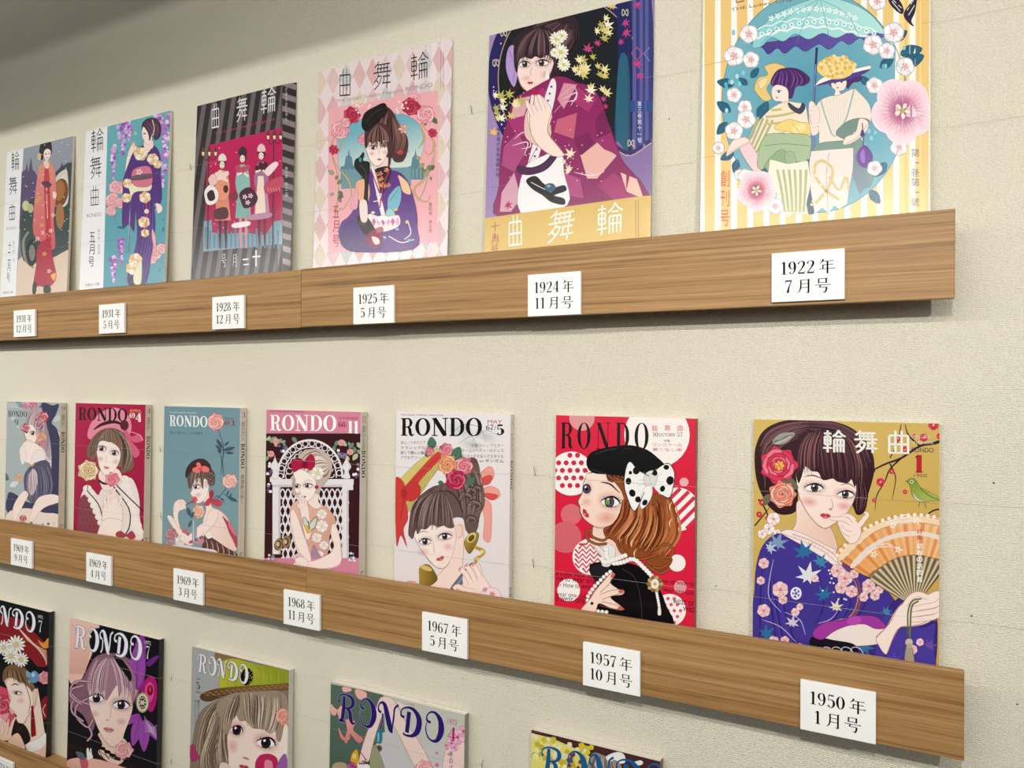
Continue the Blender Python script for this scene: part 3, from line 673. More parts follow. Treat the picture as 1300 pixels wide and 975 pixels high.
for pts in ('284,345 330,340 372,330', '280,366 330,362', '300,325 330,322', '286,400 340,392'): s.l('c8b878', 7, pts)
s.p('3a3c58', '350,302 380,320 392,302 400,318 384,336 356,320'); s.p('f6ccd0', '222,402 250,440 272,490 258,512 228,478 205,430'); s.p('fae0d4', '172,440 190,412 225,406 236,420 214,432 190,446 168,460'); s.l('b98a7e', 1.4, '172,452 200,436 234,418')
s.p('f0d27a', '310,372 350,352 385,360 420,366 416,392 380,398 350,388 320,384'); s.e('f6e09a', 382, 378, 22, 13, -20); s.l('c9a450', 1.5, '362,364 384,392')
s.p('fae0d4', '410,310 424,300 436,330 442,380 430,398 416,390')
s.p('a8bd96', '280,402 340,394 412,400 416,440 404,480 350,470 296,470 274,500 258,480'); s.p('8fa880', '300,462 330,440 350,460 344,500 300,506 280,490'); s.p('9cb28a', '340,452 366,450 372,490 350,500'); s.l('6e8a66', 2, '280,430 340,424 412,430')
s.p('3c5a70', '404,470 424,470 440,560 424,632 400,632', False); s.p('f4ead6', '296,470 350,484 408,474 416,540 404,600 410,634 372,622 350,640 330,612 312,628 316,570 290,520', False); s.l('8a8468', 1.6, '408,474 416,540 404,600 410,634'); s.l('8a8468', 1.4, '316,500 330,560 330,612'); 
for k in range(6): s.l('b9b884', 8, [(318+k*17, 500), (330+k*14, 560), (340+k*11, 625)])
# right lady
s.p('4b2466', '470,240 480,224 540,216 566,226 560,240 540,244 524,262 516,240 480,256'); s.p('fae4d8', '478,232 512,226 522,244 514,264 500,270 510,284 486,290 488,266 478,256'); s.eye(488, 244, 14, 8, '4a3a58', 0, lash=False); s.eye(507, 241, 14, 8, '4a3a58', 0, lash=False); s.mouth(495, 258, 8)
s.p('fbf2e2', '430,252 450,230 500,214 560,200 592,194 586,206 540,222 490,230 450,246'); s.p('4b3c8c', '432,252 490,230 590,204 540,232 470,246'); s.e('f2d07a', 490, 200, 56, 34)
for k in range(30): a_ = rnd.uniform(0, 6.28); r_ = rnd.uniform(0, 1); s.petals(['f6dc98', 'e0b45a'], 490+50*r_*math.cos(a_), 196+28*r_*math.sin(a_), 13, 5, .1, k*20, .9)
s.p('f0e2d4', '440,300 470,284 500,280 540,262 556,270 590,310 592,360 560,350 556,400 540,440 450,440 440,380 430,330'); 
for k in range(7): s.l('e0cfc4', 1.5, [(462+k*10, 290), (470+k*7, 340), (474+k*6, 398)])
s.l('8fb4b0', 4, '446,296 462,350 486,402 520,350 544,262'); s.p('fae0d4', '430,310 442,330 438,370 426,380 414,340')
for P in ('412,322 436,318', '412,334 438,330', '414,372 440,366', '416,384 440,378'): s.l('e9c0b0', 9, P); s.l('fae4d8', 7, P)
s.p('7c988c', '424,440 450,420 540,414 560,420 540,440 450,448'); s.p('6f8e84', '490,392 520,360 560,348 590,356 570,380 540,392 556,410 520,412'); s.p('7c988c', '548,410 570,420 600,500 590,550 560,540 530,480')
s.p('7a8a98', '530,440 566,470 590,540 560,574 540,520', False); s.p('f6e0d8', '418,446 542,436 540,500 528,560 524,600 500,616 486,604 468,628 450,612 428,630 416,560 412,480', False); s.l('a48a84', 1.5, '470,450 462,520 468,628'); s.l('a48a84', 1.5, '542,436 540,500 524,600'); s.l('d9c08a', 9, '500,590 460,560 430,520 430,486 452,474 480,500 470,550 430,600'); s.l('d9c08a', 8, '470,520 500,560 520,520 528,560')
for k in range(26): s.e('f0dcae', 470+52*math.cos(k*.6), 545+60*math.sin(k*.9), 4)
s.p('fae0d4', '560,350 586,360 578,390 540,420 512,426 520,404 548,390'); s.l('b98a7e', 1.4, '584,364 560,400 520,424'); s.l('4a2a7a', 3, '568,362 572,430'); s.p('6b3f96', '556,446 574,428 594,448 598,470 582,494 560,486 552,466'); s.p('9c6cc0', '562,450 574,440 576,480 564,474'); s.p('4a2a7a', '568,380 576,400 562,400')
# hollyhocks
for x, y, r in ((234, 100, 27), (190, 165, 29), (240, 176, 24), (144, 436, 18), (190, 280, 22), (222, 316, 21), (226, 352, 27), (190, 386, 26), (612, 4, 26), (600, 132, 29), (660, 96, 30), (640, 150, 24), (694, 196, 27), (604, 252, 24), (676, 434, 25), (604, 496, 22), (206, 515, 16), (312, 608, 24), (224, 520, 22)): flw(x, y, r)
def holly(x, y, r, c1, c2, c3):
    for i in range(5):
        t = R(i*72+20); s.e(c1, x+r*.46*math.cos(t), y+r*.5*math.sin(t), r*.56, r*.6, g=c3, n=18)
    s.e(c1, x, y, r*.75, r*.8, n=20, a=.9, a2=0); s.e(c2, x, y, r*.5, r*.55, a=.95, a2=0.0, n=18)
    for i in range(30): t = R(i*12); s.l(c2, [1.6, .4], [(x+r*.1*math.cos(t), y+r*.1*math.sin(t)), (x+r*.82*math.cos(t), y+r*.86*math.sin(t))], False, a=.5)
    s.petals(['f3ead0'], x, y, r*.26, 5, .1, 10, .5, centre='b9a468', cr=.35)
holly(686, 326, 92, 'f6c0d4', 'c2489a', 'fae0e4'); holly(256, 562, 58, 'f8bccb', 'd0487a', 'fbdfe2')
# butterfly, titles
s.p('2c2840', '680,40 650,12 644,-20 676,0 690,30'); s.p('2c2840', '690,40 716,0 730,-30 724,30 712,60 720,76 704,66'); 
for pts in ('655,4 680,34', '650,-8 684,24', '700,30 720,-4', '704,44 722,14'): s.l('e4dcd2', 2.4, pts, False)
s.word('2c2430', '輪舞曲', DECO, (640, -24), (200, 14), (640, -120), wscale=.06, gap=1.4) if 0 else None
s.text('6b5442', "THE Ladies' Grap", (182, 36), (366, 4), (180, 24)); s.l('2c2430', 2.5, '196,6 205,-40', False); s.l('2c2430', 2.5, '196,8 220,2', False); s.l('2c2430', 2.5, '262,-2 285,-60', False)
s.column('dc4038', '創刊号', 150, 500, 674, 26); s.column('3c3c58', '第一巻第一號', 712, 436, 610, 24)
finish(s)

# ---- 1924: maple leaves
s = magazine((621.5, 42), (829.7, -3), 0, .0035, 'magazine with woman in wine red kimono holding maple leaf before round window', (590, 0, 2.378), LEAN, group=G1, paper='9c82b4', curl=.003)
s.p('a68cbc', '50,60 590,-40 590,640 50,660', False, g=('8f74aa', (80, 300), (560, 500)))
s.e('241e5c', 322, 250, 252, 300, n=44, rot=-8); s.e('14181e', 322, 250, 218, 262, n=44, rot=-8); s.l('c2a46a', 2.5, [(322+220*math.cos(R(d))*math.cos(R(-8))-264*math.sin(R(d))*math.sin(R(-8)), 250+220*math.cos(R(d))*math.sin(R(-8))+264*math.sin(R(d))*math.cos(R(-8))) for d in range(0, 360, 10)], closed=True)
rnd = random.Random(5)
for k in range(50):
    d = rnd.uniform(110, 250) if rnd.random() < .6 else rnd.uniform(20, 60); s.e('e4dcf0', 322+235*math.cos(R(d)), 250+282*math.sin(R(d))*1.0, 2.2)
s.p('1c2458', '462,0 500,-10 500,480 452,430 462,200'); s.p('2c6a84', '466,180 496,200 492,470 456,420', a=.8); s.p('343a78', '500,-20 560,-30 560,460 500,480'); s.p('8a8aa8', '508,0 516,0 516,470 508,470', False); s.p('8a8aa8', '546,-10 552,-10 552,440 546,440', False)
for x in (512, 532, 548): s.p('5a5c98', [(x-5, -20), (x+5, -20), (x+5, 440), (x-5, 440)], False)
s.l('a8508c', 4, [(520, 142), (536, 160), (520, 182), (504, 160)], False, closed=True); s.l('7a78b0', 4, '556,140 540,160 556,182', False); s.p('2c4a8c', '500,304 564,300 564,334 500,338', False); s.p('8f74aa', '452,430 500,470 570,420 570,640 400,600', a=.9); s.l('3a2a66', 12, '452,440 500,462 560,420'); s.l('d8c8a0', 2, '450,448 500,470 562,428')
# hair
s.p('2e1e26', '142,290 134,230 130,180 146,120 180,90 230,62 262,56 290,36 320,40 344,70 344,120 320,170 290,210 282,240 262,232 240,150 180,150 160,200 160,270')
s.strands(['5a4048', '4a2e38', '7a5c60', '1a0e14'], 4.5, '262,58 200,80 150,130 138,220', '340,80 340,130 300,190 280,220', 44, .04)
s.p('b79ad4', '130,150 146,136 156,160 152,190 160,220 150,262 134,240 124,200'); s.l('7a5c9c', 1.6, '134,150 150,200 146,250')
# neck/face
s.p('f3d3c6', '236,250 262,240 282,250 300,262 262,330 240,360 200,320 215,290'); s.p('fbe4da', '156,150 158,200 162,240 174,262 192,278 206,280 222,268 244,244 262,214 270,180 262,150 210,120', g=('f7d6ca', (170, 200), (260, 230)))
s.l('a8706a', 1.8, '160,228 172,262 194,279 208,280 226,266'); s.e('f0a0a0', 186, 236, 18, 13, a=.35, a2=0); s.e('f0a0a0', 244, 226, 20, 14, a=.35, a2=0)
s.eye(180, 194, 32, 22, '6a4a58', -4, '2a1620', 'c88a94', (.1, 0)); s.eye(234, 190, 38, 23, '6a4a58', -4, '2a1620', 'c88a94', (-.1, 0)); s.l('7a5a58', [1, 2.5], '166,172 184,168 196,170'); s.l('7a5a58', [2.5, 1], '216,168 236,162 256,166'); s.l('c98a84', [1, 2, 1], '204,200 198,222 204,228'); s.mouth(198, 250, 18, 0, 'c8283e', '7a1428')
s.p('2e1e26', '150,190 152,130 190,90 250,84 280,130 282,180 274,200 266,180 250,166 230,176 214,170 200,178 180,172 164,184 158,220')
s.strands(['5a4048', '7a5c60', '1a0e14', '4a2e38'], 3.6, '220,84 180,110 158,150 154,200', '226,84 212,120 204,150 202,176', 16, .03); s.strands(['5a4048', '7a5c60', '1a0e14'], 3.6, '226,84 222,120 220,150 222,172', '250,88 276,120 282,160 270,200', 18, .03)
s.p('f6e9e6', '240,240 252,200 256,236 252,262 240,262')
for x, y, r in ((278, 118, 22), (294, 108, 18), (290, 158, 24), (300, 196, 20), (272, 160, 14)): s.petals(['fbf8e8', 'ece6cc'], x, y, r, 13, .1, x, .35, centre='d8c860', cr=.28)
# kimono
s.p('8e2460', '150,300 200,270 262,236 300,232 340,250 380,262 410,300 430,360 460,440 480,490 540,560 560,640 430,640 110,660 104,560 110,440 130,360')
for P, c in (('130,360 190,330 200,400 160,420', 'a83470'), ('120,440 160,400 190,450 150,520 112,500', 'b04a80'), ('112,580 150,520 170,600 140,640 106,640', 'd8a0b4'), ('150,300 200,290 180,350 140,360', 'e0a8b0'), ('300,250 340,256 300,330 280,300', 'd890a0'), ('340,262 400,300 372,340 330,310', 'a83470'), ('280,360 340,340 330,420 270,400', 'c8607c'), ('350,470 400,430 460,470 400,540 370,540', 'e8b4a8'), ('390,420 440,400 470,470 420,450', '9a2c6a'), ('300,520 350,540 360,600 300,590', 'b04a80'), ('400,560 450,520 540,600 480,630', 'a83470'), ('420,330 440,400 400,420 396,360', '781c54'), ('470,520 520,540 540,600 490,580', 'f0c0b0'), ('200,300 236,262 262,290 230,330', 'a83470'), ('330,420 372,400 390,430 350,470', '781c54'), ('240,560 262,600 250,640 225,610', 'a83470')): s.p(c, P, False); s.l('6a1a4c', 1.2, P, False)
for pts in ('290,290 330,262 336,300 300,310 270,340', '296,300 340,280 320,320', '150,420 180,400 200,440 170,450', '144,440 190,430 180,470', '420,520 380,530 330,520'): s.l('f2dce0', [1, 3.5, 1], pts)
for k in range(60): s.e('f4d8dc', rnd.uniform(120, 420), rnd.uniform(270, 560), 1.6)
for x, y, r in ((374, 300, 20), (320, 466, 24), (316, 512, 18), (300, 490, 14), (130, 618, 18), (350, 220, 26), (312, 520, 12)): s.maple('f0e2c0' if x != 130 else 'b02a50', x, y, r, x)
s.p('f4e8ec', '262,240 240,300 214,400 176,560 168,640 180,640 210,520 246,400 272,300 276,250'); 
for k in range(18): s.e('5a3c8a', 262-k*5, 262+k*21, 3.4)
s.p('e8c4b8', '190,330 240,330 262,400 240,440 200,430 180,400'); s.l('b0607c', 2, '262,330 240,400 190,500')
# obi
s.p('f4efee', '180,510 240,470 290,452 300,520 310,620 168,640'); s.p('4a1c4c', '160,500 200,506 240,490 280,446 286,462 250,510 200,528 164,522'); s.p('10131a', '186,545 214,532 240,556 270,566 300,560 306,576 270,590 300,600 300,618 262,610 236,590 204,570'); s.l('f4efee', 2, '200,550 230,566 262,580'); s.e('3a5c74', 258, 566, 17, 13); s.e('8ab0c0', 254, 562, 6, 4)
# hand
s.p('f9e0d4', '200,300 212,280 232,290 250,310 262,330 262,360 250,400 280,440 300,470 262,470 222,440 200,400 190,350'); s.l('a8706a', 1.6, '262,340 252,396 290,450'); s.l('a8706a', 1.6, '196,330 200,400 226,444 262,470')
for P in ('214,340 204,312 206,288', '228,336 216,306 214,286', '240,334 230,304 222,288', '206,350 192,322 188,306'): s.l('c08a80', 11, P); s.l('fbe6dc', 9, P)
s.maple('b01e44', 214, 282, 22, 0); s.l('b01e44', 2, '214,282 206,320')
# leaves
for k in range(40):
    x, y = rnd.choice([(rnd.uniform(380, 460), rnd.uniform(10, 150)), (rnd.uniform(380, 455), rnd.uniform(120, 290)), (rnd.uniform(330, 400), rnd.uniform(180, 240)), (rnd.uniform(90, 170), rnd.uniform(285, 360))]); s.maple(rnd.choice(['f2e8b4', 'e4dc9c', 'f6ecd0', 'd8c87c', 'b9b45a', 'f0d8a0']), x, y, rnd.uniform(15, 25), rnd.uniform(0, 90))
for x, y, r in ((372, 150, 22), (400, 132, 16), (484, 68, 18), (486, 98, 20), (470, 126, 14), (520, 12, 18), (520, 190, 20), (528, 226, 18), (418, 300, 14), (424, 322, 12)): s.maple('c0407c', x, y, r, x)
s.maple('f0c070', 88, 402, 20, 10)
for x, y in ((118, 100), (94, 190), (484, 38), (502, 432)): s.l('d8c8b0', 2.4, [(x+9*math.cos(R(t)), y+10*math.sin(R(t*2))) for t in range(0, 360, 40)], closed=True)
s.p('d8b45c', '40,662 560,588 620,600 620,780 40,800', False)
s.word('fcf8ee', '曲', DECO, (130, 744), (176, 738), (130, 654), wscale=.062); s.word('fcf8ee', '舞', DECO, (244, 736), (324, 722), (258, 640), wscale=.055); s.word('fcf8ee', '輪', DECO, (398, 712), (476, 700), (400, 622), wscale=.055)
s.text('a02c44', '十', (80, 700), (104, 696), (80, 672)); s.l('a02c44', 3.5, '91,704 92,722'); s.text('a02c44', '月号', (82, 752), (82, 700), (102, 752)) if 0 else s.text('a02c44', '月', (80, 738), (102, 735), (80, 712)); s.text('a02c44', '号', (80, 766), (102, 763), (80, 742))
s.column('34284c', '髪形現代芸術装画大付', 98, 384, 536, 10, -4); s.column('e8e4f4', '第三巻第十一號', 521, 304, 432, 12)
for x in (516, 524): s.l('8a6a3c', 1.6, [(x, 604), (x, 716)], False, a=.7)
finish(s)

# ---- 1925: pink diamonds
s = magazine((405.2, 88), (573.2, 52), 0, .0035, 'pale pink magazine with woman in black cap and glove inside a rose wreath', (390, 40, 2.5), LEAN, group=G1, paper='e6d6d8', curl=.002)
s.p('ead9da', '20,100 480,10 480,780 20,790', False)
rnd = random.Random(3)
for i in range(11):
    for j in range(9):
        x, y = 40+i*42, 70+j*92-i*8; c = ['f2b8b4', 'c4dcd8', 'f6d0c8', 'f4e4b8', 'e8dfe2', 'f2a8a8'][(i*5+j*3) % 6]
        s.p(c, [(x, y-46), (x+21, y), (x, y+46), (x-21, y)], False, a=.38)
s.p('f0adb4', '68,246 414,186 414,668 66,706', False)
s.p('6fb0c0', '100,320 150,290 200,270 300,262 360,300 372,360 350,420 330,470 130,480 100,420', g=('dfe6da', (240, 300), (240, 460))); 
for x in (132, 344):
    s.p('5c8694', [(x-26, 470), (x-26, 430), (x-14, 426), (x-10, 400), (x-3, 392), (x, 372), (x+3, 392), (x+10, 400), (x+14, 426), (x+26, 430), (x+26, 470)], False); 
    for k in range(4): s.l('a4c0c4', 1.5, [(x-20+k*12, 436), (x-20+k*12, 466)], False)
s.p('6f98a2', '108,440 330,430 330,490 108,500', False)
for pts in ('110,300 84,340 76,380 100,380 110,350 130,330', '76,380 96,430 130,470 140,520 110,570', '360,290 390,330 404,360 390,390 372,380', '404,370 400,420 370,470 340,500 352,530 380,540 392,520', '110,560 90,574 96,540', '360,300 372,340 352,372'): s.l('a5864e', [3, 7, 3], pts); s.l('dcc488', [1, 2.5, 1], pts)
s.l('8fa070', 2.5, '400,400 372,500 352,540'); s.l('8fa070', 2.5, '80,400 100,470 96,540')
for k in range(26): t = rnd.choice([(80, 250, 150, 300), (330, 215, 405, 300), (85, 440, 115, 560), (360, 400, 400, 470)]); x, y = rnd.uniform(t[0], t[2]), rnd.uniform(t[1], t[3]); s.leaf(rnd.choice(['5f6a48', '7f8458', '9ca078']), x, y, x+rnd.uniform(-20, 20), y+rnd.uniform(-20, 20), .6)
for x, y, r, c in ((104, 314, 28, 1), (142, 266, 26, 0), (84, 376, 15, 0), (330, 238, 28, 0), (376, 264, 28, 1), (398, 322, 14, 0), (122, 290, 15, 1), (350, 212, 10, 1)): s.rose(*(('7c1230', 'b8284c', 'd8506c') if c == 0 else ('d0607c', 'f0a4b0', 'fad4d4')), x, y, r, x)
for k in range(20): s.e('f6eee4', rnd.choice([rnd.uniform(150, 200), rnd.uniform(280, 320)]), rnd.uniform(222, 262), 3)
# hair, cap
s.p('4e2e30', '186,340 184,300 200,260 236,236 268,250 290,290 300,310 318,336 320,372 306,410 280,414 268,400 262,430 250,432 244,380 230,350 206,350 196,390 190,366')
s.strands(['7a5450', '8d6660', '33191c'], 3.6, '236,240 200,280 188,320 190,366', '280,270 300,310 310,350 290,400', 34, .05)
s.rose('c0607c', 'e48ca0', 'f4b4c0', 178, 342, 17, 1); s.petals(['e8a080', 'f0c0a0'], 306, 310, 15, 6, .1); s.e('c84a38', 296, 384, 10, 7); s.l('6a3a2c', 2, '280,392 322,380', False)
s.p('f5d6ca', '214,400 212,440 236,470 262,440 256,400'); s.p('fce8de', '188,340 190,380 196,404 210,422 226,427 240,416 254,390 262,364 262,330 230,310')
s.l('a8706a', 1.6, '191,384 198,406 212,423 226,428 240,416'); s.eye(210, 368, 24, 16, '5a4048', 14, '2a1820', 'd8909a'); s.eye(246, 360, 24, 16, '5a4048', -6, '2a1820', 'd8909a'); s.mouth(230, 406, 14, 6, 'c83848'); s.l('c98a84', 1.4, '230,372 228,388 232,392'); s.e('f0a0a4', 206, 388, 12, 9, a=.4, a2=0); s.e('f0a0a4', 248, 384, 12, 9, a=.4, a2=0)
s.p('4e2e30', '184,366 186,310 216,290 256,300 272,340 266,372 258,350 248,344 236,352 222,348 208,356 198,350 192,366'); s.strands(['7a5450', '33191c', '8d6660'], 3, '222,296 196,320 188,340 188,370', '232,296 262,320 270,350 266,376', 30, .03)
s.l('4e2e30', [7, 8, 3], '256,350 262,400 258,440')
s.p('141012', '174,300 182,262 214,240 246,228 254,252 240,274 212,300 190,318'); s.l('3a3034', 2, '186,292 210,262 240,244')
# kimono
s.p('5c2a84', '170,470 212,440 262,440 300,452 326,490 346,560 350,620 340,690 150,698 104,660 108,610 130,590 150,560 156,500')
s.p('472070', '104,660 130,600 180,610 220,640 240,690 140,698'); s.p('f0b090', '156,480 190,470 200,520 180,560 160,520'); s.p('e8a8b4', '146,520 162,500 160,560 140,560'); s.p('1e1820', '214,440 262,430 262,470 236,520 212,480'); 
for k in range(12): s.petals(['e8a060', 'd8606c'], rnd.uniform(218, 262), rnd.uniform(440, 500), 8, 5, .1)
s.p('f6e8ec', '206,440 214,436 232,510 250,590 240,600'); s.l('b02a54', 4, '262,440 240,500 232,560'); s.l('b02a54', 4, '204,440 226,500 240,540'); s.p('7ab8c8', '262,520 292,490 300,520 290,560 262,580 256,550'); s.p('9cd0d8', '262,560 280,580 262,600 250,580'); s.l('2e5c74', 1.4, '262,540 292,500'); s.p('f4c8a0', '290,456 320,480 330,516 306,510 296,480')
for P in ('220,520 236,516 228,536 212,540', '340,660 300,670 260,650', '320,600 330,640 310,660'): s.l('f2e8f0', 3, P)
for k in range(12): s.e(rnd.choice(['e8c070', 'd8506c', 'f4e8ee', '7ab8c8']), rnd.uniform(120, 330), rnd.uniform(560, 680), 6, 4, rnd.uniform(0, 90))
s.p('f4e4e0', '196,580 240,590 290,584 290,620 220,640 190,620'); 
for k in range(6): s.p(['c8689c', 'e8a8c0'][k % 2], [(206+k*15, 604), (213+k*15, 592), (220+k*15, 604), (213+k*15, 618)], False)
s.p('fbf6f2', '224,590 244,584 262,592 250,606 240,598 230,606')
# gloves
s.p('141414', '180,560 184,480 176,462 152,432 154,408 166,400 178,384 182,392 178,410 196,414 200,430 196,470 192,560'); s.p('141414', '160,590 180,580 200,600 222,640 216,658 190,650 168,620'); s.l('4a4a4c', 2, '168,424 184,440 190,470'); s.petals(['3c3c40'], 180, 604, 14, 8, .1); s.e('2e8a90', 170, 408, 5, 8); s.p('f6dcd0', '168,540 190,540 192,600 172,600')
s.p('b02a54', '196,640 240,620 240,660 220,690 190,670', a=.6)
s.p('f4d6cc', '206,652 226,656 232,672 216,676')
s.word('1c181a', '曲', DECO, (100, 206), (140, 202), (100, 122), wscale=.05); s.word('1c181a', '舞', DECO, (208, 186), (264, 178), (212, 98), wscale=.045); s.word('1c181a', '輪', DECO, (328, 158), (384, 146), (328, 74), wscale=.045)
s.text('a89494', 'THE Ladies! Graphic Magazine', (92, 230), (306, 194), (90, 216)); s.text('a08e90', 'RONDO', (312, 190), (398, 176), (312, 176))
s.column('c04a68', '五月号', 82, 552, 690, 20); s.column('54343c', '第四巻 第五號', 386, 542, 640, 10)
s.l('7a6a6c', 1.4, '424,62 424,180', False, a=.6); s.l('7a6a6c', 1.4, '431,62 431,176', False, a=.6)
finish(s)

# ---- 1928: stripes and crimson panel
s = magazine((250.4, 135.6), (374.5, 102.6), 0, .0035, 'dark striped magazine with three women on a crimson panel', (230, 80, 2.788), LEAN, group=G1, paper='3a3236', curl=.003)
s.p('2c2628', '30,140 420,50 420,800 30,800', False)
for k in range(20): x = 60+k*34-170; s.p('6e6064', [(x+60, 60), (x+76, 60), (x-34, 800), (x-50, 800)], False)
s.p('2c2628', '358,40 420,40 420,800 358,800', False)
for k in range(17): y = 60+k*45; s.p('8a7a7c', [(358, y), (410, y+16), (410, y+36), (358, y+20)], False)
s.p('c41c5c', '94,292 358,228 356,640 80,668', False, g=('a8164c', (200, 300), (200, 660))); 
rnd = random.Random(8)
for k in range(30): s.e('f4c8d4', rnd.uniform(100, 350), rnd.uniform(280, 600), 1.8)
s.p('7fa0b0', '80,560 108,556 110,600 150,606 220,600 300,610 330,560 356,556 356,640 78,668', False); 
for k in range(18): x = 84+k*15; s.box('5f8498', x, 580+(k*13) % 30, x+7, 655)
for x, y in ((100, 320), (330, 262)):
    s.l('4a2c34', [4, 5], [(x-2, y), (x-6, 660)], False); s.l('4a2c34', 3, [(x-24, y+10), (x-12, y+26), (x, y+14), (x+14, y+24), (x+26, y+6)]); 
    for dx in (-22, 0, 22): s.p('5a3c3c', [(x+dx-8, y-6), (x+dx, y-26-(6 if dx == 0 else 0)), (x+dx+8, y-6), (x+dx+5, y+12), (x+dx-5, y+12)], False); s.p('f6dca8', [(x+dx-5, y-5), (x+dx+5, y-5), (x+dx+3, y+8), (x+dx-3, y+8)], False)
def lady(x, y, h, coat, skirt, legs, hat, fur):
    s.l(legs, [11, 9, 5], [(x-8, y+h*.66), (x-8, y+h*.85), (x-7, y+h)], False); s.l(legs, [11, 9, 5], [(x+12, y+h*.66), (x+12, y+h*.85), (x+12, y+h)], False)
    s.p(skirt, [(x-18, y+h*.3), (x+18, y+h*.3), (x+30, y+h*.68), (x-26, y+h*.68)], False); s.p(coat, [(x-14, y+h*.13), (x+14, y+h*.13), (x+26, y+h*.3), (x+16, y+h*.44), (x-14, y+h*.44), (x-26, y+h*.3)])
    s.e('4a2c2c', x, y+h*.03, 14, 19); s.e('f8e0d4', x-1, y+h*.05, 9, 13); s.p(hat, [(x-14, y), (x-12, y-h*.05), (x, y-h*.08), (x+12, y-h*.05), (x+14, y), (x, y+2)]); s.e('2a1a20', x-5, y+h*.045, 2, 1.2); s.e('2a1a20', x+3, y+h*.045, 2, 1.2); s.e('c83848', x-1, y+h*.075, 2.4, 1.3)
    for k in range(12): s.e(fur, x+rnd.uniform(-20, 20), y+h*.16+rnd.uniform(-8, 14), 8, 9)
    s.l('f8e0d4', [8, 6], [(x-20, y+h*.22), (x-2, y+h*.2)], False); s.l('f8e0d4', [8, 6], [(x+20, y+h*.24), (x+4, y+h*.2)], False)
lady(146, 345, 312, 'e89878', 'e08c74', '4a1c34', 'f0e0d4', 'f0d8cc'); lady(218, 322, 334, '8fbcb4', '86b4ac', 'd8909c', '3a2a34', 'c04a64'); lady(284, 312, 336, 'a47098', 'c08ca8', '6a1430', 'f2c8c0', '4a2028')
s.p('f4dccc', '272,400 292,400 300,540 262,540', False); s.p('c08ca8', '236,540 316,530 312,548 244,556'); s.p('f4ecec', '184,568 240,560 240,576 186,584'); s.p('5a2c34', '120,520 160,512 164,548 120,552')
s.e('8a2c44', 186, 472, 16, 18); s.p('4a1c3c', '208,460 240,440 270,470 262,500 226,514 212,490'); 
for x, y in ((226, 474), (246, 470), (236, 494)): s.petals(['f4dce0'], x, y, 9, 5, .1)
s.p('f4ece8', '84,450 108,430 132,460 124,494 96,502 84,480'); s.p('3a1c2c', '92,462 112,450 120,480 100,488'); s.p('c04a64', '296,430 356,400 356,440 306,464'); s.p('f4dce0', '296,380 330,350 344,360 310,400'); s.p('f2c8c0', '96,410 116,392 128,420 108,436'); s.e('4a2028', 158, 446, 9, 14); s.e('4a2028', 262, 470, 5); s.e('c8485c', 330, 420, 9)
for k in range(5): s.l('f0a8b4', 1.6, [(306+k*10, 440), (310+k*10, 455)], False)
s.word('f2f0ee', '曲', DECO, (106, 232), (136, 226), (106, 148), wscale=.06); s.word('f2f0ee', '舞', DECO, (194, 210), (232, 202), (198, 124), wscale=.055); s.word('f2f0ee', '輪', DECO, (282, 182), (334, 170), (284, 94), wscale=.05)
s.text('c03a68', 'The Ladies Graphic Magazine', (120, 256), (330, 204), (120, 246))
s.word('f2f0ee', '号', GLY, (142, 722), (160, 720), (142, 676)); s.word('f2f0ee', '月', GLY, (180, 722), (200, 720), (180, 676)); s.l('f2f0ee', 5, '218,696 238,694', False); s.l('f2f0ee', 4, '220,714 240,712', False); s.l('f2f0ee', 5, '252,686 280,684', False); s.l('f2f0ee', 5, '265,662 265,720', False)
s.column('cfc8c8', 'ざまのおしゃれ', 368, 84, 210, 7); s.column('cfc8c8', '第七巻 第十二號', 366, 366, 476, 9)
finish(s)

# ---- 1931 May: wisteria
s = magazine((109.3, 165), (216.7, 143), 0, .0035, 'magazine with woman in purple kimono standing under hanging wisteria', (0, 120, 3.046), LEAN, group=G1, paper='e6e6e8')
s.p('f0f0f2', '300,140 430,110 430,780 300,780', False); s.p('6bb0ba', '416,116 700,50 700,780 398,780', False, g=('4f98a8', (500, 300), (500, 740)))
rnd = random.Random(6)
for k in range(26): x, y = rnd.uniform(412, 660), rnd.uniform(130, 700); s.leaf(rnd.choice(['3f8490', '2e6c7c', '5f9c94']), x, y, x+rnd.uniform(-36, 36), y+rnd.uniform(-30, 30), .3)
def wist(x, y, L_, w, n):
    for k in range(n): t = k/n; s.e(rnd.choice(['b478cc', 'd8a8e0', '9054b0', 'ecd0f0']), x+rnd.uniform(-w, w)*(1-t*.85), y+L_*t, 8*(1-.5*t), 9*(1-.5*t))
wist(474, 110, 130, 22, 34); wist(500, 100, 80, 14, 18); wist(438, 200, 130, 9, 20); wist(640, 80, 160, 24, 50); wist(632, 220, 140, 18, 34); wist(612, 80, 60, 14, 14); wist(468, 560, 100, 14, 24); wist(440, 630, 100, 14, 24)
for x, y, r in ((450, 360, 28), (436, 410, 28), (430, 450, 20), (466, 420, 20), (600, 610, 28), (624, 596, 20), (590, 636, 18)): s.rose('d07088', 'f2b0b4', 'fbd8d8', x, y, r, x)
s.p('f4ecd8', '484,330 492,240 520,200 530,212 510,250 500,330'); s.p('fae0d4', '494,232 512,190 522,196 510,236')
s.p('55307f', '520,220 560,196 600,200 620,240 622,310 626,400 610,430 596,420 600,480 598,540 580,660 560,730 500,730 496,690 530,560 520,430 480,380 478,330 500,262')
s.p('55307f', '484,340 520,330 520,520 500,500 474,510 476,400'); s.strands(['3e1f63', '6d46a0'], 5, '540,380 556,500 540,600 520,720', '590,380 590,500 580,600 560,720', 10)
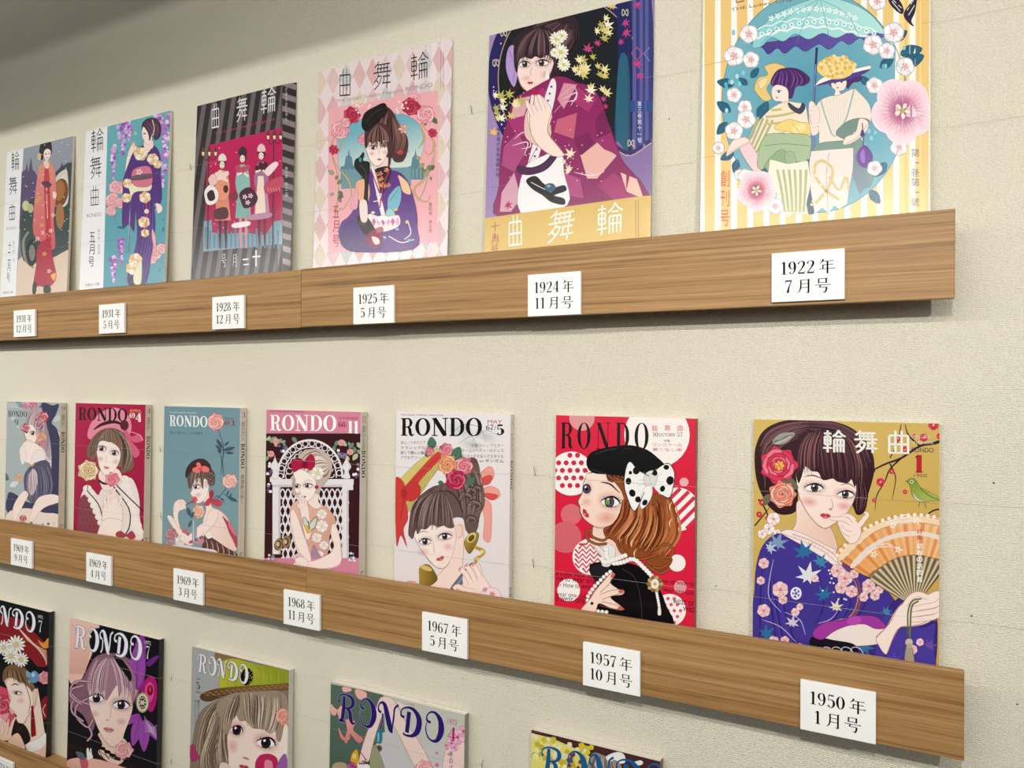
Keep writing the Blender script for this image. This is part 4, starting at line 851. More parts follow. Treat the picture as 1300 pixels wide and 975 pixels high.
for x, y, w_, h_ in ((545, 230, 22, 26), (592, 250, 16, 22), (562, 398, 16, 22), (558, 494, 16, 22), (525, 640, 18, 26), (512, 672, 14, 24), (494, 344, 14, 18), (490, 400, 10, 18), (562, 536, 12, 16), (610, 270, 12, 16)): s.petals(['f2d8a8', 'e8bc88', 'f6ecd0'], x, y, max(w_, h_), 6, .0, x, 1)
s.p('f0e8c8', '500,350 580,340 580,372 520,380 504,440 498,610 506,400'); s.p('d87890', '516,292 580,280 586,350 520,352'); s.p('6a5068', '516,316 584,306 584,324 516,332'); s.petals(['f6e4e4'], 540, 300, 12, 5); s.p('f4ecd8', '574,196 590,204 560,240 546,250')
s.p('e8e4c8', '520,690 548,640 546,730 520,730'); s.l('d83858', 3, '566,420 570,470 560,540'); s.e('f4d8c8', 568, 452, 9)
s.p('fae0d4', '604,420 626,430 628,450 612,460 606,440'); s.p('fae0d4', '560,180 590,176 592,206 562,214'); s.p('fbe6dc', '550,140 554,170 566,190 584,190 590,160 580,120 556,120'); s.p('4a2a48', '550,140 552,110 576,92 604,94 622,118 620,160 600,176 590,150 580,180 574,150 556,124'); s.strands(['7a5478', '331a34'], 3, '560,110 580,140 590,170', '600,98 620,130 604,170', 12); s.l('f0d8a0', 3, '590,98 598,130 592,160'); s.e('2a1a20', 560, 152, 5, 2.4); s.e('c83848', 556, 176, 3, 2)
s.petals(['e8a898'], 516, 190, 9, 5); s.petals(['e8c8a8'], 524, 150, 7, 5); s.p('3c2048', '500,706 516,708 512,735 498,735'); s.p('f2b0b4', '590,520 604,556 600,600 590,560')
s.word('1c1c22', '輪', DECO, (352, 226), (400, 214), (352, 140), wscale=.05); s.word('1c1c22', '舞', DECO, (348, 328), (392, 318), (348, 244), wscale=.05); s.word('1c1c22', '曲', DECO, (348, 430), (384, 426), (348, 356), wscale=.05)
s.text('8a8a94', 'RONDO', (336, 476), (392, 470), (336, 462)); s.column('2a2a32', '五月号', 346, 530, 672, 22, -4); s.column('8a8aa0', '第十巻 第五號', 378, 520, 620, 9)
s.text('5a5a62', '特集装いの春', (330, 744), (384, 738), (330, 732))
finish(s)

# ---- 1931 December: woman in long coat, car
s = magazine((9.2, 192.9), (92.9, 173.5), 0, .0035, 'leftmost upper magazine, woman in long pink coat beside a vintage car', (0, 120, 3.046), LEAN, group=G1, paper='e6e6e8')
s.p('f0f0f2', '-10,200 100,200 100,790 -10,790', False); s.p('9aa2ac', '92,190 300,140 300,790 60,790', False, g=('6f6884', (180, 200), (120, 520)))
s.p('5c4c70', '84,300 100,290 104,262 110,300 120,240 126,290 136,300 150,330 150,500 74,520', False); s.p('54466a', '230,290 240,262 250,290 262,300 280,250 284,420 220,420', False); s.p('e0c8b4', '70,640 120,600 300,590 300,790 60,790', False)
s.p('3a4a48', '196,330 240,280 284,290 284,600 262,600 180,640 90,640 84,470 130,400 190,390'); s.p('d9d6c8', '212,330 250,290 262,310 262,420 214,430'); s.p('e0dcd0', '216,340 250,304 256,330 250,400 216,410')
s.l('8a8c7c', [8, 10, 8], '110,530 90,570 100,640 130,670'); s.e('20282a', 122, 612, 22, 52); s.e('7c8078', 124, 612, 12, 32); s.e('c8cc9c', 100, 430, 14, 20); s.e('b4b888', 118, 440, 12, 18)
s.e('7a4a2c', 234, 380, 30, 56, 8); s.e('a86c3c', 230, 372, 20, 40, 8); s.e('a8744a', 232, 470, 16, 50)
s.p('e08c80', '150,290 166,262 196,262 214,300 216,400 208,480 214,580 200,600 176,580 130,540 132,430 140,350', g=('d05c68', (170, 300), (150, 590))); s.p('b02840', '146,590 190,560 206,640 218,706 190,744 150,740 128,746 140,660'); s.p('d8344c', '170,310 190,300 196,560 180,560', a=.6)
s.p('5a3a50', '160,340 184,336 200,350 180,360'); s.l('c8c8d0', 3, '180,360 184,480'); s.p('f6d0c0', '168,260 186,256 190,280 176,286'); s.p('fbe6dc', '166,220 170,240 178,256 188,252 196,230 194,205 170,200'); s.p('2c2026', '152,230 156,196 172,182 194,182 200,200 200,230 194,214 180,210 170,222 166,250 158,250'); s.e('e0c080', 152, 240, 7, 14); s.e('2a1a20', 178, 230, 4, 2); s.e('2a1a20', 191, 228, 3.5, 2); s.e('c82838', 184, 246, 3.4, 2)
for k in range(16): s.petals([['b02848', 'f4c8b8', 'e0a850'][k % 3]], rnd.uniform(142, 206), rnd.uniform(270, 720), 9, 5, .1)
s.p('2a3a34', '128,730 142,730 138,768 126,768'); s.p('2a3a34', '172,740 192,738 196,764 170,766'); s.p('fae0d4', '204,376 218,380 216,400 206,402'); s.p('f0b060', '196,700 216,690 210,720')
for k in range(40): s.e('f4f4f8', rnd.uniform(90, 280), rnd.uniform(170, 600), 1.8)
s.word('1c1c22', '輪', DECO, (44, 296), (74, 290), (44, 224), wscale=.055); s.word('1c1c22', '舞', DECO, (34, 388), (66, 382), (34, 320), wscale=.055); s.word('1c1c22', '曲', DECO, (34, 486), (60, 482), (34, 424), wscale=.055)
s.text('8a8a94', 'RONDO', (24, 524), (64, 520), (24, 514)); s.column('4a4a52', '十二月号', 32, 566, 730, 12, -6); s.column('8a8aa0', '第十巻 第', 50, 566, 650, 6); s.text('5a5a62', '特集冬の装', (12, 772), (50, 768), (12, 762))
finish(s)
# ================================================================== middle ledge, right to left
# ---- 1950: woman in indigo kimono behind a fan
s = magazine((957.2, 533.8), (1192.8, 535.8), 1, .005, 'magazine with woman in indigo kimono behind an orange folding fan, ochre ground', (920, 510, 2.097), .004, paper='d0b05e', spine='cbb98c', group=G2)
s.p('d6b765', '60,40 590,40 590,740 60,740', False, g=('c9a24e', (100, 60), (560, 720)))
def branch(pts, w): s.l('2e2226', w, pts)
branch('600,95 560,110 520,118 470,150 430,165 395,182 380,190', [9, 8, 6, 6, 5, 4, 3]); branch('470,150 440,180 425,215 405,250 400,290', [5, 4, 3, 3, 1]); branch('400,182 380,215 385,240', [4, 3, 1])
branch('440,165 455,200 450,240 445,262', [4, 3, 2, 1]); branch('520,118 490,90 480,60', [5, 4, 2]); branch('90,260 110,290 130,350', [5, 4, 3]); branch('80,330 105,300 120,280', [4, 3, 1]); branch('470,60 460,110 440,150', [2, 3, 3]); branch('540,300 555,290 575,285', [4, 4, 4])
rnd = random.Random(4)
for x, y, r in ((556, 62, 13), (530, 96, 11), (572, 92, 8), (462, 98, 8), (415, 214, 11), (480, 240, 6), (445, 186, 7), (398, 262, 6), (385, 172, 7), (480, 128, 9), (505, 92, 6), (100, 268, 9), (92, 300, 8), (112, 310, 5)):
    s.petals(['d9325c', 'c8244c'], x, y, r, 5, .0, rnd.random()*90, 1.1, centre='f2c24a', cr=.25)
for x, y, r in ((130, 312, 17), (118, 338, 15), (100, 352, 12), (140, 350, 11)): s.petals(['fbf0ea', 'f6e0dc'], x, y, r, 5, .0, rnd.random()*90, 1.1, centre='e88a9a', cr=.22)
# hair mass
s.p('35191f', '84,118 100,82 135,58 185,48 255,48 320,62 365,92 392,135 398,180 388,225 376,262 370,290 352,300 332,262 250,160 200,180 195,240 190,290 150,300 118,278 96,240 84,200 80,150')
s.strands(['53303a', '6b434a', '2a1218', '7a5054'], 4, '90,120 120,75 180,55 240,52', '110,250 110,180 150,120 210,90', 26)
s.strands(['53303a', '6b434a', '26101a'], 4, '215,52 300,58 360,95 392,160', '215,90 290,110 345,170 362,270', 22)
s.leaf('9d9a90', 126, 110, 188, 84, .42, '5c5a55'); s.l('4c4a46', 1.5, '132,106 150,100 165,92 182,88'); s.l('e0dccc', 1.5, '136,112 156,104 176,92')
# neck, face
s.p('f6dccd', '196,262 190,320 178,352 200,385 260,400 300,396 290,350 270,320 250,300', g=('eec6b4', (200, 290), (280, 350)))
s.p('fce9de', '196,160 192,215 200,255 216,290 240,320 262,336 272,337 296,322 322,300 340,272 350,240 352,200 340,150 260,120', g=('f9ddd0', (230, 200), (330, 300)))
s.l('b87a6c', [1, 2, 2, 1], '203,262 218,292 240,320 264,337 290,326 320,303')
s.e('f08a80', 225, 266, 28, 17, 10, a=.42, a2=0); s.e('f08a80', 318, 278, 24, 14, 10, a=.4, a2=0)
s.eye(237, 229, 48, 27, '6d6a66', 8, shade='e39a8e', look=(.1, -.05)); s.eye(322, 247, 44, 25, '6d6a66', 8, shade='e39a8e', look=(-.05, -.05))
s.l('8a5a52', [1, 4, 2], '210,200 235,196 262,206'); s.l('8a5a52', [1, 3, 1], '308,222 330,218 348,230')
s.l('c98474', [1, 2, 1], '284,258 288,280 276,286'); s.e('e08a80', 282, 287, 5, 2.4)
s.mouth(268, 303, 28, 8, 'd94a52', '8e2630')
# fringe
s.p('3a1d24', '188,170 192,120 230,80 300,78 350,110 372,160 372,205 362,232 352,212 346,226 338,206 326,216 300,212 288,204 262,208 250,188 232,184 214,172 204,200 196,215')
s.strands(['6b434a', '532b34', '26101a', '8a5c5c'], 3.5, '230,75 205,110 196,150 194,205', '262,78 252,110 250,150 254,190', 14, seed=3)
s.strands(['6b434a', '532b34', '26101a', '8a5c5c'], 3.5, '262,78 252,110 256,160 262,204', '320,82 350,120 366,170 364,224', 22, seed=5)
s.p('35191f', '350,210 362,232 378,262 372,292 356,300 348,278 352,250'); s.strands(['6b434a', '26101a'], 3, '352,210 352,250 350,280 356,296', '372,200 384,240 380,270 366,296', 8)
# flowers in the hair
s.leaf('6d6a52', 150, 200, 196, 232, .5, '4c4a3a'); s.leaf('6d6a52', 118, 245, 106, 276, .6)
s.rose('9a1b34', 'd8385a', 'f07a8c', 144, 168, 46, 2); s.petals(['f5c24a', 'e8a53a'], 146, 170, 13, 7, .1, 0, .5)
s.rose('b8503a', 'f0907a', 'f8c4ac', 154, 246, 34, 5)
# kimono
s.p('443690', '150,350 110,372 88,420 80,500 78,720 300,735 470,735 480,640 470,560 430,500 400,470 350,450 300,420 240,395 200,372')
s.p('3a2e80', '330,720 360,640 400,620 430,560 470,520 520,540 560,560 566,620 560,700 540,735 330,735'); s.p('4a3c9c', '430,560 520,600 560,590 556,640 552,735 420,735 400,680')
s.strands(['33247e', '5748bc'], 4, '100,420 92,520 90,620 90,720', '150,470 170,560 200,640 230,720', 7, a=.7)
s.strands(['33247e', '5748bc'], 4, '240,440 260,520 250,570 230,600', '380,480 390,540 360,580 330,600', 7, a=.5)
s.p('f7e6df', '150,348 172,340 210,352 262,378 300,398 316,424 300,440 260,414 210,384 170,362'); s.l('c8888a', 1.5, '150,350 200,368 260,396 300,430'); s.l('d9a8a0', 3, '180,352 230,370 280,398 306,420')
for k in range(7): s.l('e5b4b0', 2, [(178+k*18, 352+k*8), (190+k*18, 352+k*8), (184+k*18, 366+k*8)], False)
s.l('9a4a3a', [3, 5, 5], '305,420 350,470 362,520 348,565 320,590'); s.l('c8845a', [2, 3, 3], '299,424 343,472 355,520 341,563 314,586')
for x, y, r, c, ro in ((140, 378, 34, '7f9ab8', 20), (212, 402, 36, '2e6f9e', -15), (254, 428, 28, '3f86ae', 30), (222, 466, 42, 'e4e2e6', 10), (266, 515, 30, '2e6f9e', -30), (296, 548, 24, 'e8dcc4', 15), (370, 655, 34, '3b6fa0', 40), (120, 390, 22, 'b9c4d4', 60)): s.maple(c, x, y, r, ro)
for x, y, r, c, ro in ((110, 620, 30, '2e6f9e', 50), (180, 590, 24, 'd8c8dc', 10), (430, 560, 18, '3f86ae', 20), (452, 690, 26, '5a4ab4', 0), (545, 650, 24, '6a4ca8', 30)): s.maple(c, x, y, r, ro)
for x, y, r in ((148, 500, 21), (400, 516, 13), (412, 500, 11), (240, 470, 10), (188, 560, 11), (200, 546, 9), (96, 476, 11), (500, 660, 13), (520, 640, 10), (300, 450, 18), (320, 470, 20), (310, 495, 16), (104, 556, 17), (338, 505, 16), (155, 527, 12), (104, 430, 14), (378, 500, 12), (345, 458, 12), (130, 640, 16), (160, 636, 12), (384, 490, 18), (370, 520, 12), (200, 655, 12)):
    s.petals(['f6d5d2', 'efc0c2'], x, y, r, 6, .0, x % 60, 1.0, centre='d97a86', cr=.22)
for pts in ('130,420 120,470 118,520 150,560', '100,580 150,600 190,640', '160,560 200,580 215,620', '300,560 280,580 250,590'): s.l('c9bde0', [1, 2, 1], pts)
s.e('f0eaf2', 190, 510, 15, 17); s.e('4534a2', 190, 510, 10, 12); s.petals(['f0eaf2'], 190, 510, 11, 5)
for k in range(14): s.e('f3e6e8', 270+rnd.uniform(-40, 60), 480+rnd.uniform(-40, 60), 2.5)
# obi and cord
s.p('f2e4dc', '256,600 330,575 400,590 424,600 420,640 360,650 300,650 262,640'); s.p('171320', '230,628 290,635 350,650 352,700 330,720 240,690')
for k in range(4): s.l('dcd6dc', 2, [(250+k*26, 690), (262+k*26, 655), (285+k*26, 660), (296+k*26, 690)]); s.l('8d879a', 1.5, [(258+k*26, 690), (266+k*26, 668), (280+k*26, 672), (286+k*26, 690)])
s.p('a33aa0', '236,612 262,590 310,580 350,570 400,572 424,590 430,602 400,604 372,592 330,596 290,612 262,632 240,628'); s.l('7c2480', 2, '300,586 330,580 350,590'); s.e('b84ab4', 345, 583, 20, 12, -10)
# fan
OC = (506, 545)
def fa(r, d): return (OC[0]+r*math.cos(R(d)), OC[1]-r*.98*math.sin(R(d)))
s.p('f2a65c', [fa(250, d) for d in (146, 135, 124, 113, 102, 91, 80, 70, 60)]+[fa(140, d) for d in (60, 80, 100, 120, 146)], g=('f7c48e', (320, 400), (560, 320)))
s.p('f8d9b4', [fa(246, d) for d in (146, 130, 115, 100, 85, 70, 60)]+[fa(228, d) for d in (60, 75, 90, 105, 120, 146)]); 
for d in range(146, 58, -6):
    s.p('f7c48a' if (d//6) % 2 else 'e58f48', [fa(228, d), fa(228, d-3), fa(140, d-3), fa(140, d)], False, a=.4)
for d in range(146, 60, -4): s.e('fdeedd', *fa(249, d), 5)
s.p('fdf0e2', [fa(205, d) for d in (146, 130, 115, 100, 85, 70, 60)]+[fa(192, d) for d in (60, 75, 90, 105, 120, 146)], a=.8)
s.p('8b7a60', [fa(140, d) for d in (148, 130, 110, 90, 70, 55)]+[fa(20, 60), fa(20, 148)]); 
for d in range(147, 55, -7): s.l('d9c7a0', [2, 6], [fa(20, d), fa(139, d)], False); s.l('4a3c30', [1, 2.5], [fa(30, d-3.5), fa(139, d-3.5)], False)
for cx, cy in ((478, 325), (428, 402)):
    s.l('fdf3e8', 2, [(cx-48, cy), (cx-20, cy-14), (cx+20, cy-16), (cx+48, cy-6)]); s.petals(['fdf3e8'], cx-30, cy+4, 9, 5); s.petals(['fdf3e8'], cx+34, cy-8, 9, 5); s.l('fdf3e8', 2, [(cx-18, cy-18), (cx, cy-24), (cx+18, cy-20)])
s.text('fdf3e8', 'MITSUBENI', (446, 330), (508, 322), (444, 320))
# hands
s.hand('fbe3d8', 'b87a6c', '300,318 330,308 352,318 364,340 356,368 336,378 318,362 306,340', '336,322 318,312 300,312 280,310|346,318 332,304 312,302|358,330 372,312 380,300 372,294|336,352 320,346 308,330', 13)
s.p('fbe6da', '404,625 430,600 452,560 470,538 500,520 540,512 572,505 572,560 540,588 500,598 468,600 444,640 430,672 410,648'); s.l('b87a6c', 1.8, '404,628 440,588 462,548 500,522 545,512'); s.l('b87a6c', 1.8, '572,562 530,588 490,598 460,606 432,670')
for q_ in ('500,552 530,546 560,540 574,530', '496,566 528,562 562,556 574,548', '492,580 520,578 552,574 572,566', '480,540 496,520 516,512 540,520'): s.l('c98a7c', 15, q_); s.l('fbe6da', 12.5, q_)
s.l('5d6340', [4, 4, 4], '524,524 500,530 488,560 488,620'); s.l('6f7350', [5, 5], '516,530 498,545 494,600 492,640'); s.e('cfc2a2', 491, 640, 10); s.p('b9ac90', '484,650 498,650 504,700 480,700')
for k in range(5): s.l('7d735c', 1.2, [(484+k*4, 655), (482+k*5, 698)])
# bird
s.p('7f9436', '486,212 496,204 508,208 522,228 545,240 566,252 574,262 560,264 546,264 530,268 510,262 498,246 494,226', g=('a9b65a', (500, 215), (540, 262))); s.p('c8c7a0', '500,240 514,256 532,266 514,264 504,256'); s.e('f6f2e6', 498, 213, 4.5); s.e('1d1818', 498, 213, 2.6); s.l('4a4030', [3, 1], '488,213 480,210', False); s.l('556324', 2, '520,230 545,250 572,262'); s.l('55402c', 1.6, '520,266 516,280'); s.l('55402c', 1.6, '532,268 536,284')
# lettering
s.word('f6f2e8', '輪舞曲', DECO, (262, 134), (494, 138), (262, 76), wscale=.085, gap=.42)
s.word('f6f2e8', '輪舞曲', DECO, (264, 135), (496, 139), (264, 77), wscale=.06, gap=.42)
s.text('f2e7d0', 'の新しい装い', (498, 98), (546, 98), (498, 88)); s.text('f2e7d0', 'THE LADIES GRAPHIC', (497, 112), (556, 113), (497, 105))
s.text('2a3c50', 'RONDO', (498, 134), (556, 135), (498, 122))
s.word('b8232e', '1', GLY, (504, 188), (530, 188), (504, 142), 1.9); s.text('3a4a5a', '1950', (504, 201), (538, 201), (504, 192))
s.column('c73a2c', '特集', 511, 338, 370, 15); s.column('fffdf6', '初春の訪問着', 511, 376, 482, 15); s.column('fffdf6', '初春の訪問着', 512, 376, 482, 15)
finish(s)

# ---- 1957: red cover, black beret
s = magazine((706, 528.4), (882.8, 530), 1, .008, 'red magazine with girl in black beret and dotted white bow', (670, 510, 2.5), .004, paper='d6203a', spine='8e1522', group=G2, back='e9e2d6')
s.p('dc2140', '60,30 560,30 560,760 60,760', False)
def disc(c, x, y, r, a=1): s.e(c, x, y, r, a=a, n=28)
disc('f2b0ae', 172, 52, 40, .75); disc('fbf0ea', 410, 105, 104); disc('fbf2ee', 138, 228, 70)
for i in range(6):
    for j in range(6):
        x, y = 86+i*24+(j % 2)*12, 170+j*24
        if (x-138)**2+(y-228)**2 < 62**2: disc('d02a44', x, y, 8)
disc('ec7c84', 138, 358, 33, .8); disc('e8707c', 120, 430, 50, .8); disc('fbf2ee', 200, 492, 58)
for k in range(7):
    y = 445+k*15
    P = [(150+i*12, y+(7 if i % 2 else -7)) for i in range(9)]; P = [p_ for p_ in P if (p_[0]-200)**2+(p_[1]-492)**2 < 56**2]
    if len(P) > 2: s.l('d02a44', 6, P, False)
disc('fbf2ee', 474, 342, 70)
for k in range(6):
    o_ = -66+k*26; L_ = math.sqrt(max(0, 68**2-o_**2)); a_ = math.sqrt(.5)
    s.l('d9304c', 12, [(474+o_*a_-L_*a_, 342+o_*a_+L_*a_), (474+o_*a_+L_*a_, 342+o_*a_-L_*a_)], False)
disc('f6c8c4', 496, 255, 14, .8); disc('fbf0ec', 474, 512, 27); disc('fbf2ee', 130, 598, 36); disc('f0a0a4', 118, 400, 0.1); disc('f2a6a6', 484, 588, 20, .9); disc('fbf2ee', 450, 662, 52)
for i in range(4):
    for j in range(5):
        x, y = 425+i*20+(j % 2)*10, 625+j*19
        if (x-450)**2+(y-662)**2 < 46**2: disc('e0566a', x, y, 5.5)
for k, (t_, x0, x1, y, dy) in enumerate((('e color How to', 90, 205, 552, 8), ('ow to wear one', 90, 215, 568, 10), ('or How to wear', 92, 205, 588, 6), ('wear one color', 88, 200, 616, 10), ('o wear one', 88, 180, 632, 10), ('How to wear one', 414, 540, 574, 14), ('wear one color', 430, 540, 602, 14), ('wear one', 460, 542, 640, 12), ('wear', 492, 542, 664, 8))):
    s.text('3a0a14', t_, (x0, y), (x1, y+dy), (x0, y-15))
# black jacket
s.p('0e0c0f', '196,520 240,508 300,510 345,520 385,545 415,590 436,640 446,730 150,740 190,660 215,640 214,560'); s.p('221f26', '196,528 240,512 262,540 232,572 208,560'); s.l('3c3842', 2, '300,530 340,560 360,640 362,720')
# neck and scarf
s.p('f5d5c3', '212,390 206,440 214,470 250,500 300,490 300,440 262,400'); s.p('e9e6e2', '190,436 220,470 240,500 236,520 262,520 280,470 252,448 236,462 212,448'); s.l('a9a4a0', 2, '222,455 246,480 250,512')
# face
s.p('fbe3d4', '186,232 200,215 250,222 300,250 318,300 312,340 290,372 262,392 236,398 210,394 180,372 168,350 164,330 160,316 172,290 176,262', g=('f6cfbc', (190, 260), (290, 380)))
s.l('6a3020', [1.5, 2.5, 1.5], '186,240 176,262 173,290 160,316 166,334 166,352 182,376 214,398 240,402')
s.e('f29a86', 250, 368, 40, 24, a=.4, a2=0); s.e('f29a86', 186, 318, 22, 18, a=.35, a2=0)
s.eye(262, 318, 58, 42, '8a78a8', 14, '2c1418', 'e4a090', (-.1, 0)); s.e('8fb35a', 254, 318, 8, 9, a=.6); s.eye(189, 277, 22, 36, '8a78a8', 14, '2c1418', 'e4a090', (-.2, 0))
s.l('5a2c1c', [2, 6, 2], '232,255 262,262 292,290'); s.l('5a2c1c', [1, 4], '190,228 206,224')
s.mouth(184, 354, 32, 60, 'd4414a', '8a2028'); s.e('e8a090', 172, 326, 3, 2)
# hair
s.p('8e4a24', '250,222 300,230 340,260 400,290 450,300 470,350 478,400 470,450 440,480 460,500 440,530 400,540 360,530 380,500 340,500 300,470 270,440 248,430 240,404 262,392 290,372 306,330 300,290 280,260')
s.strands(['b5683a', '6e3218', 'a65a2c', '4e2210', 'c98050'], 8, '300,300 290,360 262,400 246,420', '460,310 478,390 470,440 420,500', 48, .05)
s.strands(['d99a6a', '5a2812'], 5, '340,350 310,400 290,430 300,460', '440,360 440,420 420,460 390,490', 12, .05, seed=8)
for pts in ('262,420 240,440 205,428 200,408 188,412 190,436 220,452 252,450', '300,470 330,500 370,520 420,528 452,510', '400,470 440,452 462,470 450,494 430,492', '380,520 420,544 452,530', '280,440 300,480 350,500 400,490'): s.l('3e1a0c', 9, pts); s.l('a0582e', 6, pts)
for x, y in ((418, 282), (372, 262), (330, 448), (452, 384), (452, 332), (340, 480)): s.l('f2cfa4', [1, 4, 1], [(x, y+14), (x-2, y), (x+6, y-14)])
s.p('6e3218', '250,224 275,232 300,244 316,262 300,262 286,250 270,256 254,248'); s.strands(['a65a2c', '4e2210'], 4, '246,222 262,240 280,250 300,262', '280,222 300,240 312,256 318,270', 8)
# beret
s.p('0b0a0c', '188,182 204,160 250,146 320,138 372,150 410,176 440,214 420,270 360,250 300,236 250,230 210,226 190,208'); s.l('3a3840', [1, 3, 1], '210,168 260,152 330,148'); s.l('2c2a30', 3, '200,214 260,232 320,250')
# bow
s.p('f5f3ef', '385,236 350,216 326,190 312,210 306,262 318,310 336,346 352,330 370,286 386,262'); s.p('f5f3ef', '392,232 420,206 448,196 466,226 462,270 450,304 426,296 400,270'); s.p('e0ddd9', '376,226 400,218 412,238 402,268 380,274 368,250'); s.p('f5f3ef', '372,272 356,310 362,340 384,320 396,290 392,268')
for pts in ('385,236 350,216 326,190 312,210 306,262 318,310 336,346 352,330 370,286', '392,232 420,206 448,196 466,226 462,270 450,304 426,296'): s.l('1a181a', 2.4, pts)
for pts in ('350,250 372,248', '350,268 372,258', '404,250 430,256', '404,238 426,228', '384,230 392,262'): s.l('a5a1a0', [1, 3, 1], pts)
for x, y, rx, ry, ro in ((345, 218, 11, 13, 20), (320, 252, 9, 11, 0), (332, 290, 10, 12, -20), (350, 310, 9, 10, 10), (440, 208, 9, 8, 0), (452, 250, 12, 14, 10), (428, 276, 8, 10, 20), (404, 226, 8, 9, 0), (372, 320, 8, 10, 30), (326, 225, 5, 6, 0)): s.e('141214', x, y, rx, ry, ro)
# pearls and brooch
def pearls(pts, r, n):
    P = spline(s.pts(pts), False, 8); L_ = [0]
    for i in range(1, len(P)): L_.append(L_[-1]+(P[i]-P[i-1]).length)
    for k in range(n):
        d = L_[-1]*k/(n-1); i = next((i for i in range(1, len(P)) if L_[i] >= d-1e-6), len(P)-1); q = P[i-1].lerp(P[i], (d-L_[i-1])/max(1e-6, L_[i]-L_[i-1]))
        s.e('b9a89c', q.x, q.y, r*1.12, n=9); s.e('fbf7f2', q.x-.5, q.y-.5, r*.95, n=9)
pearls('250,470 252,492 270,512 300,510 336,500 372,530 400,560', 7, 20); pearls('236,500 246,510 284,498 310,488', 7, 10)
pearls('262,540 246,552 210,590 196,610 190,628 205,660 250,668', 6, 16); pearls('408,600 416,640 418,655', 4.5, 8); s.p('f4ece4', '414,656 422,656 423,676 413,676')
s.petals(['c9a46a', '8e6a34'], 404, 578, 26, 10, .2, 0, .6); s.e('f3ead8', 404, 578, 13, 16); s.e('c9a46a', 404, 578, 5)
# hand
s.p('f9ddcc', '172,655 196,628 212,600 240,570 262,546 276,548 262,574 290,596 306,600 300,612 262,620 300,652 302,660 262,654 226,640 214,668 186,690 170,680'); s.l('8a4a3c', 1.6, '172,655 200,622 222,590 262,546 276,548 258,578 230,606'); s.l('8a4a3c', 1.6, '230,612 262,600 300,596 304,606 268,616 236,628'); s.l('8a4a3c', 1.6, '236,634 270,642 302,654 296,662 262,656 228,646')
for x, y, ro in ((270, 551, -40), (296, 602, -10), (294, 656, 10)): s.e('d9605a', x, y, 9, 5, ro)
s.e('141012', 204, 640, 5)
# lettering
s.word('171113', 'RONDO', DIDOT, (103, 148), (384, 154), (104, 66), 1.1, .22)
s.text('d8574e', '輪', (394, 94), (412, 94), (394, 74)); s.text('d8574e', '舞', (434, 93), (452, 93), (434, 74)); s.text('d8574e', '曲', (474, 93), (492, 93), (474, 74))
s.word('171113', '10', GLY, (396, 111), (414, 111), (396, 97)); s.text('7a2a34', 'OCTOBER', (417, 110), (468, 110), (417, 100)); s.word('171113', '57', GLY, (472, 111), (492, 111), (472, 97))
s.text('171113', '特集', (432, 128), (452, 128), (432, 120)); s.text('c8544c', 'ワンカラーの', (396, 141), (490, 143), (396, 131)); s.text('c8544c', '着こなし術', (396, 156), (490, 158), (396, 146))
finish(s)
spine_sheet(s, [('RONDO', .1, .03, 'c9a0a0', DIDOT), ('How to wear one color', .3, .06, 'c9a0a0', None)])

# ---- 1967: portrait with roses, straw hat and golden telephone
s = magazine((503.3, 524.4), (648, 524.4), 1, .007, 'pale magazine with woman wearing roses and a ribboned straw hat, golden telephone', (480, 500, 2.784), .004, paper='ece4e2', spine='d9cfc8', group=G2)
s.p('efe8e8', '60,60 480,60 480,740 60,740', False, g=('e6dcda', (100, 100), (420, 700)))
for x, y, r in ((290, 130, 60), (380, 150, 50), (330, 180, 50)): s.e('b9cdd0', x, y, r, r*.5, 20, a=.35, a2=0)
for pts in ('250,150 300,110 360,120 380,170', '330,170 380,130 430,150', '280,180 330,150 350,200'): s.l('a9c4c8', [1, 3, 1], pts, a=.6)
# ribbon tail right
for P in ('350,300 384,260 404,262 410,292 392,314 372,324', '366,340 396,326 424,338 430,362 404,376 376,360', '360,370 396,384 402,440 396,520 372,510 376,450 368,400'): s.p('f0a394', P); s.l('d97a70', 1.6, P)
s.p('d9534e', '368,300 388,288 404,292 396,316 376,322'); s.p('d9534e', '378,352 400,352 424,360 404,376 380,366')
# hat
s.p('d9c878', '40,360 80,300 140,240 200,196 226,206 222,250 180,310 130,380 90,440 50,450', g=('c2ac5a', (80, 300), (160, 420)))
for k in range(6): s.l('b39c4e', 1.4, [(60+k*10, 440-k*4), (110+k*14, 350-k*8), (190+k*5, 220+k*6)], a=.7)
s.p('d2403e', '80,352 130,288 204,210 222,216 214,236 150,304 112,366 96,380'); s.l('a82c30', 2, '80,370 130,300 216,222')
# hair
s.p('6b5450', '112,440 120,400 150,360 190,330 230,318 262,300 300,240 340,226 358,260 362,310 374,340 376,390 360,430 350,480 330,500 310,480 300,440 262,440 240,470 190,478 150,480 128,500 108,500')
s.strands(['7d6662', '55403e', '8d7670', '463231'], 5, '190,330 140,370 118,420 116,490', '240,320 230,380 236,430 246,470', 30, .04)
s.strands(['7d6662', '4b3836', '927b74'], 5, '262,310 280,350 290,400 300,440', '340,240 366,300 372,380 350,440', 22, .05)
for cx, cy, r in ((310, 372, 30), (342, 400, 30), (330, 350, 24), (330, 450, 24), (350, 340, 20)):
    for k in range(4): s.l(['4b3836', '8d7670', '6b5450', '4b3836'][k], [3, 6, 3], [(cx-r+k*6, cy+4), (cx-r*.5+k*4, cy-r*.8+k*5), (cx+r*.4, cy-r*.7+k*6), (cx+r*.8-k*4, cy), (cx+r*.2, cy+r*.5-k*4)])
s.l('4a2c22', [2, 5, 5, 3], '205,345 250,345 280,372 300,420')
